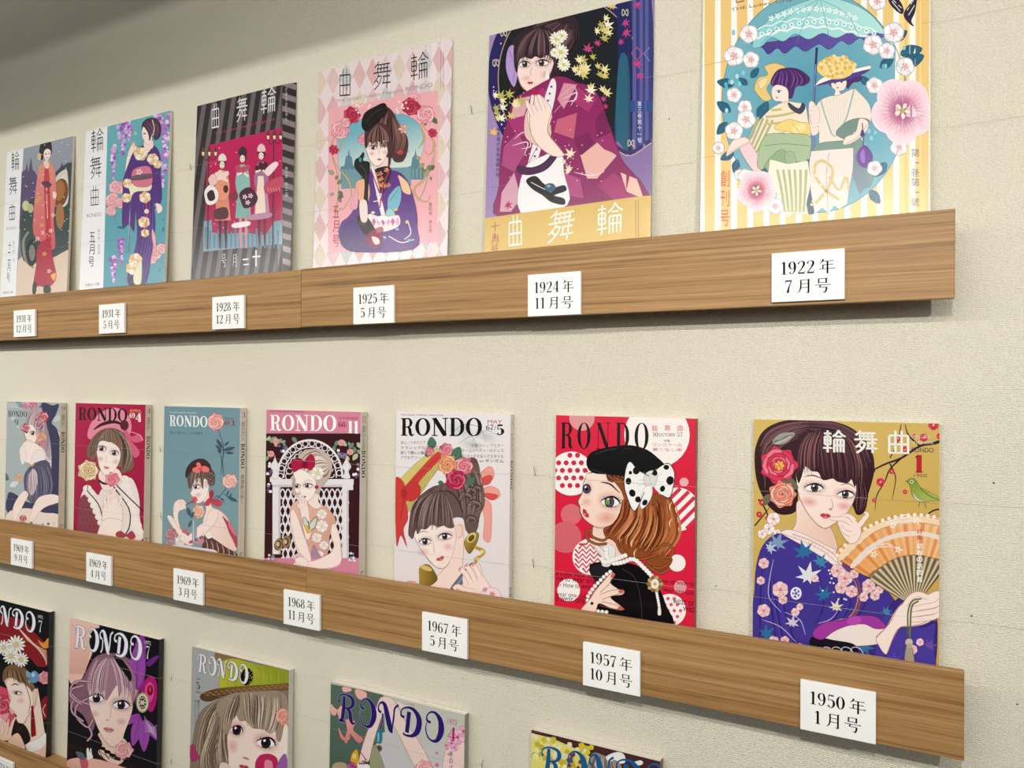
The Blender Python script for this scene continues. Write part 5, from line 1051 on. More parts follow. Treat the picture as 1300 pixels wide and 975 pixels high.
# roses
for P in ((192, 176, 188, 152), (264, 216, 290, 188), (212, 292, 232, 316), (310, 300, 342, 296), (180, 200, 165, 215)): s.leaf('4e7560', P[0], P[1]+20, P[2], P[3], .7, '365544')
s.rose('b8475a', 'e07a8a', 'f3b0b4', 240, 198, 24, 7); s.rose('b8475a', 'e07a8a', 'f3b0b4', 182, 204, 16, 9); s.rose('c0603a', 'ee9a6a', 'f8c89c', 246, 250, 34, 1); s.rose('b8475a', 'e07a8a', 'f5b6ba', 306, 255, 30, 3); s.rose('7a1430', 'c02a50', 'dc6480', 276, 304, 36, 4)
# bow on the hat
s.p('d2403e', '60,300 80,300 96,330 92,380 60,372'); s.p('c93a3a', '92,330 128,310 150,330 146,362 116,380 96,366'); s.p('d2403e', '64,372 96,378 106,440 90,480 102,540 80,500 66,540 62,440'); s.l('8f242a', 2, '92,330 92,372 80,440'); s.e('b03034', 92, 352, 11, 16)
# face, ear, neck
s.p('f7dccf', '240,520 262,560 240,610 200,650 150,665 120,700 120,740 400,740 330,680 300,640 302,560 300,480 262,470'); s.e('f5d3c5', 288, 484, 17, 30, 10); s.l('b98074', 1.8, '282,462 298,470 296,500 284,510')
s.p('fdeee6', '126,486 134,520 150,546 172,576 196,604 218,616 240,612 256,588 268,548 276,508 270,470 250,440 150,450', g=('fae0d5', (160, 500), (260, 580)))
s.l('a87468', [1, 2.2, 1], '130,504 140,532 160,560 186,596 216,617 238,612 254,592'); s.e('f0a0a0', 160, 558, 26, 18, a=.35, a2=0); s.e('f0a0a0', 248, 540, 22, 18, a=.35, a2=0)
s.eye(236, 504, 46, 26, '5a6478', -14, '3a1a2c', 'b66a90', (0, 0)); s.eye(166, 522, 40, 26, '5a6478', -14, '3a1a2c', 'b66a90', (0, 0))
s.l('8a6a68', [1, 3, 1], '206,474 236,464 264,466'); s.l('8a6a68', [1, 3, 1], '138,496 158,486 180,490'); s.l('c98a80', [1, 2, 1], '196,520 198,554 202,562'); s.mouth(220, 582, 30, -20, 'e0605e', '8e3038')
# fringe
s.p('6b5450', '110,470 130,400 190,352 236,350 256,400 262,440 268,470 250,474 230,464 210,470 190,462 170,478 152,478 140,496 134,480 122,512 112,500')
s.strands(['8d7670', '55403e', '463231', '9d867e'], 4, '190,345 150,380 128,430 120,500', '236,345 252,390 262,430 262,470', 30, .04, seed=4)
# telephone and hand
s.p('b99a44', '304,530 318,500 340,488 356,494 352,520 336,552 320,564', g=('7d5f22', (310, 500), (345, 550))); s.e('e0ca80', 330, 508, 14, 20, 40); s.e('6e531e', 330, 510, 9, 14, 40); s.l('b99a44', [10, 14, 8, 14, 8], '340,540 372,556 366,572 348,582 345,600'); s.e('e8d48c', 368, 558, 7); s.e('d9bf68', 350, 582, 7)
s.p('a98a38', '148,612 180,604 206,640 208,660 180,680 150,682 146,650', g=('6e5420', (150, 640), (205, 660))); s.e('d9c070', 170, 616, 22, 8, 20)
s.p('5f7680', '322,604 336,606 284,690 258,694 262,678'); s.l('9fb4ba', 3, '326,610 270,688')
s.p('f9ded4', '300,640 330,610 356,600 372,640 400,690 410,740 280,740 300,690'); 
for P in ('330,670 312,640 296,622 288,616', '344,664 330,632 316,612 310,604', '360,650 348,620 332,602', '340,700 300,690 282,680 268,690'): s.l('c48a80', 18, P); s.l('fae2d8', 15, P)
s.e('e59aa0', 290, 618, 5, 7, 30); s.e('e59aa0', 312, 606, 5, 7, 30); s.e('e59aa0', 336, 604, 5, 7, 30)
s.p('f3dcdc', '366,700 400,684 430,700 430,740 366,740'); s.petals(['a84a78'], 378, 692, 9, 6, .1, 0, .4); s.petals(['d97a80'], 404, 708, 10, 6, .1); s.p('f2a09c', '96,668 120,662 140,672 140,700 96,700')
# lettering
s.text('8a2a44', 'THE LADIES GRAPHIC MAGAZINE', (80, 77), (230, 79), (80, 71))
s.word('15100f', 'RONDO', SERIF, (80, 148), (368, 150), (80, 86)); s.text('9a2038', 'MAY', (387, 104), (438, 105), (387, 92)); s.word('1d1414', '67', GLY, (382, 128), (408, 128), (382, 109), 1.3); s.l('1d1414', 1.8, '411,130 416,112', False); s.word('1d1414', '5', GLY, (418, 145), (444, 145), (418, 109), 1.7)
for t_, x0, x1, y in (('装とノスタルジア', 80, 168, 178), ('クラシックな気分で春', 80, 230, 196), ('若くて新しい髪型', 80, 176, 214), ('アクセサリー', 80, 150, 231)): s.text('5a4648', t_, (x0, y), (x1, y), (x0, y-12))
for t_, x0, x1, y in (('初夏のトップカラー', 330, 444, 188), ('ホームパーティーのドレス', 296, 444, 206), ('髪にマッチするヘアスタイル', 290, 444, 226), ('水玉 or ギンガム', 322, 444, 242)): s.text('5a4648', t_, (x0, y), (x1, y+1), (x0, y-12))
finish(s)
spine_sheet(s, [('5', .03, .006, 'a83040', GLY), ('RONDO', .24, .032, '1a1414', SERIF), ('装とノスタルジアのトップカラー', .1, .022, '4a4040', None), ('初夏', .9, .012, '4a4040', None)])

# ---- 1968: woman at a white lattice chair
s = magazine((338.4, 520.7), (458, 522.3), 1, .012, 'thick pink-topped magazine with woman before a white lattice gate', (325, 500, 3.144), .004, paper='d58a9c', spine='d3c8bc', group=G2)
s.p('3c1a20', '30,60 440,60 440,740 30,740', False); s.box('d9879c', 30, 55, 440, 158)
rnd = random.Random(2)
for k in range(26):
    x, y = rnd.choice([rnd.uniform(44, 150), rnd.uniform(300, 416)]), rnd.uniform(165, 250); s.leaf(rnd.choice(['8ea68a', '6f8a74', 'b4c2a0']), x, y, x+rnd.uniform(-26, 26), y+rnd.uniform(8, 28), .6)
for x, y in ((80, 190), (340, 195), (376, 232), (60, 240)): s.rose('b0606a', 'e89a94', 'f8c8b8', x, y, 13, int(x))
for k in range(34):
    x, y = rnd.choice([(rnd.uniform(90, 120), rnd.uniform(200, 240)), (rnd.uniform(325, 360), rnd.uniform(225, 255)), (rnd.uniform(385, 412), rnd.uniform(280, 340)), (rnd.uniform(44, 60), rnd.uniform(270, 400))]); s.e(rnd.choice(['6a5a80', '8d7fa4', 'f4eeee']), x, y, 6)
# lattice
W_ = 'ece6e6'
for k in range(-8, 18):
    s.l(W_, 7, [(96+k*26, 386), (96+k*26+180, 690)], False) if 0 else None
for i in range(12):
    for j in range(9):
        x, y = 106+i*22+(j % 2)*11, 400+j*34
        s.l(W_, 5, [(x, y-20), (x+9, y-6), (x+9, y+6), (x, y+20), (x-9, y+6), (x-9, y-6)], True, closed=True)
s.box(W_, 62, 340, 390, 362); s.box('d5ccd0', 66, 362, 386, 372); s.box(W_, 56, 332, 98, 352); s.box(W_, 344, 360, 388, 384)
s.box(W_, 66, 372, 98, 640); s.box('cfc4ca', 90, 372, 97, 640); s.box(W_, 344, 384, 370, 700); s.box('cfc4ca', 362, 384, 369, 700)
for x in (76, 362): s.p(W_, [(x-14, 336), (x-8, 310), (x-18, 290), (x-4, 262), (x, 244), (x+4, 262), (x+18, 290), (x+8, 310), (x+14, 336)]); s.l('c9bec4', 2, [(x+4, 262), (x+12, 290), (x+4, 312)])
s.l(W_, 8, [(96+120+130*math.cos(R(d)), 335-150*math.sin(R(d))) for d in range(0, 181, 15)]); s.l(W_, 4, [(216+105*math.cos(R(d)), 335-122*math.sin(R(d))) for d in range(0, 181, 15)])
for d in range(8, 180, 13):
    x, y = 216+118*math.cos(R(d)), 335-137*math.sin(R(d)); s.l(W_, 3.5, [(x+11*math.cos(R(t)), y+11*math.sin(R(t))) for t in range(0, 360, 45)], True, closed=True)
    x, y = 216+85*math.cos(R(d)), 335-100*math.sin(R(d)); s.l(W_, 3.5, [(x+13*math.cos(R(t)), y+13*math.sin(R(t))) for t in range(0, 300, 45)])
# hair
s.p('cbb6a6', '146,380 146,330 160,280 176,240 210,222 250,222 284,240 304,276 300,320 280,352 262,372 250,396 246,420 228,400 200,360 180,330 168,360 160,400 148,404')
s.strands(['e2d2c2', 'a58e80', 'd3bfae', '8d7468', 'efe4d6'], 4.5, '176,300 190,250 240,226 280,260', '200,340 240,330 280,330 296,300', 34, .05); s.strands(['e2d2c2', 'a58e80', '8d7468'], 4, '180,300 160,330 150,360 152,400', '196,320 176,340 168,370 164,400', 10)
# body
s.p('e9b9a4', '136,460 160,428 200,420 240,430 290,460 318,500 312,530 296,560 290,620 270,690 210,690 210,600 180,560 160,520 140,500', g=('d9a08c', (150, 450), (280, 650)))
s.p('f9e4da', '214,400 248,400 250,430 262,448 240,460 212,440 206,420')
s.p('fdeee4', '150,312 160,350 156,376 164,404 186,426 206,430 226,414 240,380 236,340 200,310 170,300')
s.l('b08074', [1, 2, 1], '154,352 156,380 166,406 188,427 208,428'); s.e('f0a8a0', 170, 400, 16, 11, a=.4, a2=0)
s.eye(208, 366, 34, 20, '6a5058', 8, '4a2a34', 'c07a8c', (-.2, 0)); s.eye(166, 368, 22, 18, '6a5058', 4, '4a2a34', 'c07a8c', (-.2, 0)); s.l('9a7a70', [1, 2, 1], '192,350 210,344 226,350'); s.mouth(192, 410, 20, 8, 'd4606a', '8a3a44'); s.l('c99488', 1.5, '178,376 174,396 180,400')
s.p('b02048', '140,276 160,258 184,270 200,290 176,300 150,312'); s.p('b02048', '196,270 218,240 236,260 232,300 206,300'); s.e('8a1438', 196, 284, 12, 15); s.l('8a1438', [6, 5], '200,282 180,262 160,258')
s.e('f6f2e8', 246, 316, 24, 27); s.petals(['fbf8f0', 'e8e2d4'], 246, 316, 26, 9, .3, 0, .6); s.e('d9dba0', 246, 316, 10); s.e('a03048', 243, 372, 8)
for x, y, r in ((264, 528, 24), (264, 480, 20), (244, 574, 20), (272, 604, 18), (256, 640, 14)): s.petals(['fbf6f0', 'f0e4dc'], x, y, r, 8, .1, x, .8, centre='e8d8a0', cr=.3)
s.p('b894b0', '230,600 262,650 290,640 286,690 220,690', a=.8)
# arms and table
s.box('d9879c', 30, 655, 420, 760)
s.p('fbe6dc', '140,470 152,464 170,500 190,560 214,620 222,690 196,690 170,640 150,580 138,520'); s.p('fbe6dc', '306,520 322,530 340,600 338,680 262,700 170,690 160,664 220,668 290,640 312,610 300,560'); s.l('c09488', 1.6, '338,600 338,676 262,698 190,692'); s.l('c09488', 1.6, '142,520 160,600 196,668'); s.l('c09488', 1.6, '174,500 196,570 216,640')
s.hand('fbe6dc', 'b88a7e', '172,440 188,424 206,440 212,470 220,560 200,580 184,500', '180,440 176,424 182,408|192,440 186,420 190,404|202,450 200,430 196,418|186,460 172,450 168,436', 9)
s.p('e4c4c8', '150,650 170,636 190,650 182,670 160,672'); s.e('8a6a3a', 168, 656, 8, 6); s.hand('fbe6dc', 'b88a7e', '156,660 180,650 206,664 204,690 170,692', '170,676 154,680 146,688|180,682 164,690 158,696', 8)
s.p('d7dccb', '212,520 196,492 188,500 196,530 206,556'); s.p('d7dccb', '214,520 236,492 244,506 238,530 222,544'); s.l('3a3438', 2, '212,520 196,492 188,500 196,530 208,550'); s.l('3a3438', 2, '214,520 238,492 244,506 236,532 220,544'); s.p('e8b84a', '196,534 206,524 216,548 208,556'); s.l('2a2428', 3, '210,508 214,540')
for cx, cy in ((92, 600), (122, 590)): s.e('6f563c', cx, cy, 18, 26, 20); s.l('b79a70', 3, [(cx+13*math.cos(R(t)), cy+20*math.sin(R(t))) for t in range(0, 360, 45)], closed=True); s.e('d9c09a', cx-4, cy, 6, 9)
for k in range(14): s.e(['8d7fa4', 'f2c8cc', '7a94a0'][k % 3], 52+rnd.uniform(-6, 30), 655+rnd.uniform(-12, 25), 5)
for k in range(12): s.e(['8d9fb4', 'e8e4ea'][k % 2], 385+rnd.uniform(-10, 14), 655+rnd.uniform(-20, 30), 5)
# lettering
s.text('3a2028', 'THE LADIES GRAPHIC MAGAZINE', (56, 72), (192, 75), (56, 66)); s.word('ffffff', 'RONDO', SERIF, (56, 146), (322, 150), (56, 84))
s.text('a02848', 'NOVEMBER', (330, 101), (408, 103), (330, 92)); s.word('96203e', '68', GLY, (330, 132), (356, 133), (330, 111), 1.5); s.l('96203e', 1.5, '359,133 363,112', False); s.word('ffffff', '11', GLY, (366, 156), (410, 158), (366, 108), 1.8)
finish(s)
spine_sheet(s, [('11', .025, .006, 'b03048', GLY), ('輪舞曲の装いNOVEMBER', .08, .03, '6a6058', None), ('RONDO', .225, .034, '15100f', SERIF), ('装いと暮し', .93, .012, '4a4040', None)])

# ---- 1969 March: profile on slate blue
s = magazine((208.7, 515.8), (305, 517.8), 1, .0105, 'slate blue magazine with profile of girl drinking below tall pink blooms', (190, 500, 3.48), .004, paper='7797a0', spine='d3c8bc', group=G2)
s.p('7394a0', '50,40 410,40 410,740 50,740', False, g=('81a2a6', (100, 100), (300, 700)))
for pts in ('300,150 326,230 322,300 330,380', '310,250 318,300 316,360', '322,300 330,250 345,240 370,250', '330,260 310,220 295,215', '350,400 320,440 290,470', '330,440 350,460 380,470', '330,480 300,450 280,470'): s.l('3c4c58', [2, 3.5, 2], pts)
for a_ in ((322, 240, 296, 200), (330, 250, 376, 236), (335, 260, 372, 262), (318, 250, 290, 226), (345, 455, 388, 476), (340, 450, 350, 428), (350, 462, 362, 440), (330, 470, 310, 460), (330, 230, 350, 210)): s.leaf('46586a', *a_, .3)
s.rose('d9706a', 'f0a8a0', 'fbd4c8', 292, 124, 36, 3); s.rose('e08c84', 'f4bcb0', 'fbdcd0', 354, 386, 32, 6); s.rose('e0906a', 'f4b89a', 'fbdcc4', 216, 520, 26, 8, 1.2); s.e('4c5864', 310, 252, 10)
# back, arms
s.p('fae4da', '240,470 250,510 236,560 240,600 262,630 300,660 350,690 384,690 380,640 356,570 330,530 300,508 276,500 262,470', g=('f0cdbf', (260, 520), (370, 680)))
s.l('b98a7e', 1.6, '276,502 310,515 340,550 366,600 384,660'); s.p('5c4440', '240,640 262,630 300,652 340,680 384,706 384,740 240,740')
for k in range(6): s.l('d9a594', [2, 4, 2], [(248+k*24, 640+k*9), (256+k*24, 672+k*8), (250+k*24, 720)])
s.p('f3ecdc', '240,608 262,600 280,628 256,640'); s.p('b84a60', '322,540 350,570 372,600 386,640 384,680 370,650 350,610 340,580'); s.p('d97a84', '345,560 376,600 380,630 356,600')
s.p('fae4da', '250,560 262,520 300,510 296,560 262,600 220,650 180,672 150,656 122,620 90,570 78,540 96,540 120,572 160,620 190,610 220,580'); s.l('b98a7e', 1.6, '88,566 124,620 160,662 196,664 240,612'); s.l('b98a7e', 1.6, '96,540 130,580 166,618 200,600')
s.p('fae4da', '104,510 110,480 128,466 146,470 160,492 150,510 130,520 126,552 136,600 110,560'); s.l('b98a7e', 1.6, '108,520 110,484 130,466 150,474'); 
for P in ('130,490 150,480 162,486', '134,500 150,494 160,508', '128,480 144,470 154,478'): s.l('c99a8e', 8, P); s.l('fae4da', 6.5, P)
# head
s.p('fae4da', '236,430 240,480 262,470 262,440 256,420'); s.p('fbeae0', '184,396 188,420 180,440 184,446 190,462 198,480 216,484 240,470 256,440 260,400 240,370 200,370'); s.l('a87a70', 1.6, '186,400 187,424 178,442 186,448 186,458 192,464 198,480 220,486')
s.eye(208, 410, 34, 20, '7a4a6a', -10, '3a1e2c', 'c47a90', (-.3, 0)); s.l('8a6a60', [1, 2], '190,388 216,384'); s.mouth(192, 462, 14, 0, 'd4525a'); s.e('f0a0a0', 214, 446, 18, 12, a=.4, a2=0); s.e('f3d2c6', 248, 400, 9, 16); s.l('b98a7e', 1.5, '243,388 255,394 252,414')
s.p('6e5852', '174,416 168,370 186,330 220,310 256,320 286,350 286,400 266,400 258,380 240,376 236,420 228,400 226,372 200,378 190,402 178,418'); s.strands(['8c766c', '4c3a38', '9c867a'], 3, '200,320 180,350 172,380 176,414', '240,318 240,350 236,370 230,396', 20, .04); 
for k in range(6): s.l(['4c3a38', '8c766c'][k % 2], 4, [(262+k*4, 340+k*8), (284-k*2, 350+k*10), (272, 372+k*8), (256, 362+k*6)])
s.p('43302f', '162,372 160,340 180,306 212,288 244,290 268,314 268,340 240,320 206,322 180,344'); s.p('f07a72', '190,330 214,320 222,328 218,350 194,344'); s.p('f07a72', '228,326 244,318 264,330 258,346 232,342'); s.p('f07a72', '206,308 222,304 232,330 220,336'); s.e('d95a58', 226, 332, 8)
s.p('c84a5e', '240,488 262,460 270,470 262,494'); s.p('c84a5e', '266,466 300,466 322,480 306,498 276,486'); s.p('b03a50', '262,440 276,424 284,440 272,466'); s.l('8e2c40', 2, '264,468 300,478')
s.rose('8a2a3a', 'd9606a', 'f09a96', 196, 468, 15, 2); s.l('3c4450', 3, '160,490 196,472', False)
# glass, crockery
s.p('9fb4be', '186,560 190,540 206,540 210,560 206,660 190,660', a=.7); s.l('e8f0f2', 2, '194,560 194,650'); 
for a_ in ((180, 540, 166, 500), (186, 560, 172, 590), (184, 550, 196, 520)): s.leaf('4e6470', *a_, .4)
s.rose('8a5060', 'c0808a', 'e0a8a4', 96, 620, 26, 2); s.rose('7a5a68', 'b8909a', 'dcb8b4', 92, 660, 20, 5); s.petals(['f4ece8', 'e6dad6'], 136, 650, 24, 7, .1, 0, .8, centre='d9c090'); s.e('c8707a', 156, 606, 14, 10); s.e('d08a90', 222, 650, 20, 14)
s.p('e6dfe8', '84,676 130,664 200,676 290,690 292,712 230,712 120,690')
for k in range(10): s.e(['b8607a', 'd9a8b4', '6a6a8a'][k % 3], 170+k*7, 620+(k*37) % 40, 7)
s.p('dcaab0', '60,690 110,690 110,740 60,740')
s.text('dfe8e6', 'THE LADIES GRAPHIC MAGAZINE', (86, 84), (206, 88), (86, 78)); s.word('f4f4ee', 'RONDO', SERIF, (88, 142), (256, 148), (88, 94)); s.text('6a3a4c', 'MARCH', (330, 112), (372, 114), (330, 104)); s.word('8e2c44', '69', GLY, (330, 138), (352, 139), (330, 118), 1.4); s.word('8e2c44', '3', GLY, (358, 140), (374, 141), (358, 118), 1.6); s.text('44606a', '装いと春のおしゃれ 特集号', (90, 178), (234, 182), (90, 164))
finish(s)
spine_sheet(s, [('3', .028, .006, 'a02c3c', GLY), ('輪舞曲の装い春のおしゃれ', .09, .026, '6a6058', None), ('RONDO', .23, .034, '15100f', SERIF), ('輪舞曲の装い', .43, .04, '6a6058', None), ('装いと暮し', .93, .012, '4a4040', None)])

# ---- 1969 April: crimson, girl with pink hat
s = magazine((96.1, 512), (185, 513.5), 1, .010, 'crimson magazine with brown haired girl in pink hat and ruffled blouse', (0, 490, 3.61), .004, paper='b02048', spine='cbbfae', group=G2)
s.p('b3204a', '330,60 680,60 680,760 330,760', False, g=('a01c42', (400, 100), (600, 700)))
s.p('e88aa0', '404,240 412,180 450,130 510,100 560,110 596,150 600,210 560,260 470,250'); s.p('d9607e', '570,190 600,230 640,220 656,250 620,260 600,250 640,300 620,330 590,290 570,240'); s.l('f0a8b8', 3, '600,210 640,225 655,250'); s.l('3a1c22', [5, 14, 14, 6], '430,200 470,175 530,165 580,190'); s.e('5a2430', 570, 180, 20, 24)
s.p('7d6152', '396,310 410,260 440,220 480,196 530,196 570,220 590,270 610,320 612,370 590,390 560,400 545,370 460,380 440,330 430,300 410,330')
s.p('efe0d8', '358,680 362,560 380,480 420,470 450,500 470,470 540,450 600,420 636,500 640,600 636,720 358,740'); s.p('8a4450', '358,600 366,520 400,500 440,560 470,640 440,680 358,690'); 
for k in range(20): s.e('5c2430', 372+(k % 4)*20+(k//4 % 2)*9, 530+(k//4)*28, 2.6)
for k in range(9): s.e('f6ebe4', 400+k*11, 470+k*26, 20, 16); s.l('cfb8b0', 1.5, [(386+k*11, 474+k*26), (402+k*11, 486+k*26), (416+k*11, 474+k*26)])
for k in range(9): s.e('f6ebe4', 570+k*8, 430+k*30, 24, 20); s.l('cfb8b0', 1.5, [(556+k*8, 436+k*30), (574+k*8, 446+k*30), (592+k*8, 436+k*30)])
s.p('f8e2d8', '452,400 460,450 480,480 520,470 560,430 540,380 480,380'); s.p('fbece2', '440,270 446,320 456,370 474,404 496,412 520,392 546,350 552,300 530,250 470,240')
s.l('a87a70', 1.8, '446,320 456,372 476,406 500,410'); s.eye(466, 286, 38, 26, '6a5a60', 22, '4a2a38', 'b07a98', (0, .1)); s.eye(524, 306, 36, 26, '6a5a60', 22, '4a2a38', 'b07a98', (0, .1)); s.mouth(488, 374, 26, 16, 'e0848a', '9a4a54'); s.l('c99488', 1.5, '490,320 484,346 492,350'); s.e('f0a8a8', 460, 334, 20, 16, a=.4, a2=0); s.e('f0a8a8', 530, 348, 20, 16, a=.4, a2=0)
s.p('806454', '436,300 440,250 470,200 530,200 566,230 576,280 572,330 590,380 560,400 556,340 548,290 520,262 500,256 470,250 452,262 444,300 430,340 412,330')
s.strands(['9c8070', '5e463c', 'b09684', '4c362e'], 4, '470,200 440,230 420,280 410,330', '500,196 480,220 460,240 450,262', 18, .04); s.strands(['9c8070', '5e463c', 'b09684', '4c362e'], 4, '500,196 540,220 560,280 552,390', '540,200 590,260 606,330 580,390', 22, .05, seed=3); s.strands(['9c8070', '5e463c'], 3.5, '480,205 474,225 470,240 468,256', '520,205 530,225 540,250 546,280', 14)
s.rose('a8603a', 'ecd0a0', 'f8ecc4', 406, 388, 46, 4); s.l('5a6a4a', 3, '404,440 400,480'); s.l('4a1c24', 10, '452,432 480,448 520,440'); s.rose('b8304e', 'ee8090', 'f8b4b8', 515, 428, 32, 2); s.l('3a1c22', 5, '536,456 600,520 660,576'); s.l('3a1c22', 5, '520,460 590,560 594,640 570,690'); s.l('5a2c34', 5, '400,480 450,540 470,600')
s.hand('fbe8de', 'b98a7e', '470,560 500,500 530,480 540,520 560,560 560,620 520,660 480,690 470,640', '520,520 520,490 530,470|500,540 496,500 506,480|486,560 480,520 490,500|540,550 556,520 552,500', 13)
s.p('fbe8de', '470,620 540,610 560,640 520,740 440,740'); s.p('a84450', '530,680 552,664 580,680 604,664 622,690 600,704 578,690 552,704')
s.word('241c1c', 'RONDO', SERIF, (360, 156), (584, 164), (360, 98)); s.text('e8b06a', 'APRIL', (594, 118), (650, 121), (594, 106)); s.word('f6ece4', '69', GLY, (594, 146), (618, 148), (594, 122), 1.5); s.word('f6ece4', '4', GLY, (620, 162), (648, 165), (620, 124), 1.7)
finish(s)
spine_sheet(s, [('4', .028, .006, 'a02c3c', GLY), ('輪舞曲の装い', .09, .02, '6a6058', None), ('RONDO', .22, .034, '2a2424', SERIF), ('装いと暮し', .93, .012, '4a4040', None)])

# ---- 1969 September: crowned with roses, striped cat
s = magazine((8.9, 510), (76.7, 511.3), 1, .0098, 'leftmost magazine of the middle ledge, pale and lilac with rose crowned woman', (0, 490, 3.61), .004, paper='c4c8c8', spine='cbbfae', group=G2)
s.p('a9b4b4', '20,60 290,60 290,740 20,740', False); rnd = random.Random(9)
for k in range(26): x, y = rnd.uniform(36, 270), rnd.uniform(75, 520); s.leaf(rnd.choice(['c3cccb', '7d9094', '5c6c78', 'd9dcd8']), x, y, x+rnd.uniform(-46, 46), y+rnd.uniform(-46, 46), .55)
s.p('dad2d6', '190,260 280,220 280,520 200,500'); 
for i in range(7):
    for j in range(12): s.e('5c5868', 205+i*11+(j % 2)*5, 320+j*17, 2.6)
s.p('b4a0a4', '120,150 140,110 190,100 236,150 240,240 230,330 200,300 150,240 130,210'); s.strands(['cdb8b8', '8d7a84', 'a8949c'], 4, '150,110 130,140 120,180 126,220', '220,130 240,200 240,280 226,330', 22, .05)
for x, y, r in ((114, 92, 14), (150, 86, 20), (210, 80, 16)): s.rose('a04a6a', 'd87a98', 'f0b0c0', x, y, r, int(x))
s.p('fae6dc', '110,200 120,240 136,260 160,260 170,220 150,180 120,180'); s.eye(150, 216, 24, 20, '7a4a6a', 10, '3a1e2c', 'c47a90'); s.eye(122, 210, 12, 16, '7a4a6a', 10, '3a1e2c'); s.mouth(136, 250, 12, 10); s.l('9a7a74', 1.5, '110,200 116,236 134,262')
s.p('fae6dc', '90,290 120,250 150,256 200,290 210,330 180,370 120,350 96,330'); s.p('f4e6e0', '92,300 110,270 122,330 100,360'); s.p('f0e4e4', '160,300 200,300 206,350 170,376 140,360')
s.p('55536c', '116,400 150,360 210,340 236,380 250,440 240,500 200,530 150,540 120,500 110,440'); s.p('3c3a58', '190,80 240,90 270,84 256,130 236,170 262,200 280,300 276,560 240,500 236,300 220,200'); s.p('e0c8c4', '130,420 150,380 170,400 172,450 150,500 130,480'); s.strands(['77748c', '8d889c', '3f3c58'], 4, '130,380 120,440 124,480 140,530', '210,350 240,420 240,480 210,530', 16)
s.p('3d3c5c', '36,500 60,490 150,540 276,520 276,600 150,596 36,580'); s.p('ebddcf', '30,590 120,560 200,580 280,600 280,740 30,740'); s.p('f8e4da', '60,560 90,500 116,480 130,500 110,540 80,600 66,630'); s.p('f8e4da', '150,560 180,510 240,496 280,510 280,530 200,560 150,620 136,610')
for x, y, r, c in ((198, 142, 24, 'd8506a'), (118, 192, 20, 'c84a70'), (184, 180, 16, '8a4a90'), (190, 234, 24, 'e8b070'), (192, 264, 14, 'd9607a'), (178, 150, 14, 'b04a78'), (88, 420, 18, 'e8c890'), (106, 608, 16, 'd0485a')): s.rose('7a2440', c, 'f4c4bc', x, y, r, int(x+y))
s.l('c9a050', [4, 6, 4], '128,350 146,368 160,350'); 
for k in range(9): s.e(['a8a8c0', '8a5a80', 'c8c8d4'][k % 3], 40+k*26, 628+(k*7) % 9, 6)
s.word('4c4a58', 'RONDO', SERIF, (38, 140), (124, 142), (38, 114)); s.word('5c5a68', '9', GLY, (66, 182), (84, 184), (66, 152), 1.2)
for k in range(3): s.text('eef2f2', 'THE LADIES GRAPHIC', (36, 84+k*8), (90, 85+k*8), (36, 79+k*8))
finish(s)
spine_sheet(s, [('9', .028, .006, 'a8606a', GLY), ('輪舞曲の装い', .09, .02, '6a6058', None), ('RONDO', .22, .034, '2a2424', SERIF), ('装いと暮し', .93, .012, '4a4040', None)])
# ================================================================== lowest ledge
def curly(s, col, x0, y0, x1, y1, h, out=None): s.word(col, 'RONDO', CURLY, (x0, y0), (x1, y1), (x0+h*.02, y0-h), 1.0, .08, out)
# ---- far left
s = magazine((-28, 756), (62.5, 776), 2, .008, 'magazine cut by the left edge, profile face with daisies on black and red', (0, 740, 4.15), .006, paper='14151a', group=G3, spine='15151a')
s.p('15161a', '-140,60 280,60 280,960 -140,960', False)
s.p('8a2028', '-60,180 100,190 180,260 240,330 250,430 200,440 160,400 60,330 -60,330'); 
for k in range(9): s.l('e8c4a8', 3.4, [(90+k*6, 230+k*8), (150+k*8, 290+k*9), (190+k*6, 330+k*9), (246, 360+k*9)])
s.p('8a1c24', '220,620 250,600 256,700 230,720 200,700'); s.l('e8d8c0', 3, '240,640 226,670 240,706')
s.p('d8506c', '-60,560 40,560 80,640 60,760 -60,800'); s.p('f0a0ac', '-40,600 30,600 50,680 20,740 -40,740'); s.rose('8a1c3c', 'd8405c', 'f090a0', 20, 640, 50, 3)
s.rose('b04a54', 'e0909c', 'f4c0c0', 236, 500, 34, 4)
s.p('f6dccb', '130,700 190,600 200,560 236,790 256,900 140,880'); s.p('e9bfa8', '20,500 60,480 130,520 180,560 190,640 150,700 130,740 100,736 90,700 60,690 50,660 66,640 50,610 40,560'); s.p('fbe6d8', '36,520 60,500 140,530 176,580 170,660 140,710 124,738 98,736 86,712 90,700 76,694 78,680 50,650 54,630 60,600 40,560')
s.eye(92, 580, 44, 20, '4a3a40', 14, '20141a', 'c88078', (-.3, 0)); s.l('3a2a24', [3, 7, 3], '60,540 80,532 100,540'); s.mouth(78, 692, 20, 10, 'c02838'); s.e('f0a090', 110, 620, 26, 20, a=.35, a2=0)
s.p('7a5a44', '16,520 20,460 60,430 120,440 160,480 176,530 190,560 180,590 160,560 130,530 100,520 70,500 40,500'); s.strands(['a0805c', '4c3428', '8a6848'], 4, '40,450 36,480 40,510', '140,460 170,520 186,570', 26, .05); s.l('7a5a44', [3, 4, 2], '130,520 160,620 150,690')
s.e('f4d0bc', 184, 590, 16, 34, 10); s.l('c08878', 2, '178,566 196,580 188,620'); s.p('8a1420', '166,660 176,660 190,790 180,806 164,800'); s.e('a02030', 171, 655, 8)
for x, y, r in ((84, 326, 50), (60, 386, 44), (112, 404, 40), (20, 340, 40)): s.petals(['fbfaf2', 'eceade'], x, y, r, 14, .2, x, .26, centre='e8c87c', cr=.24)
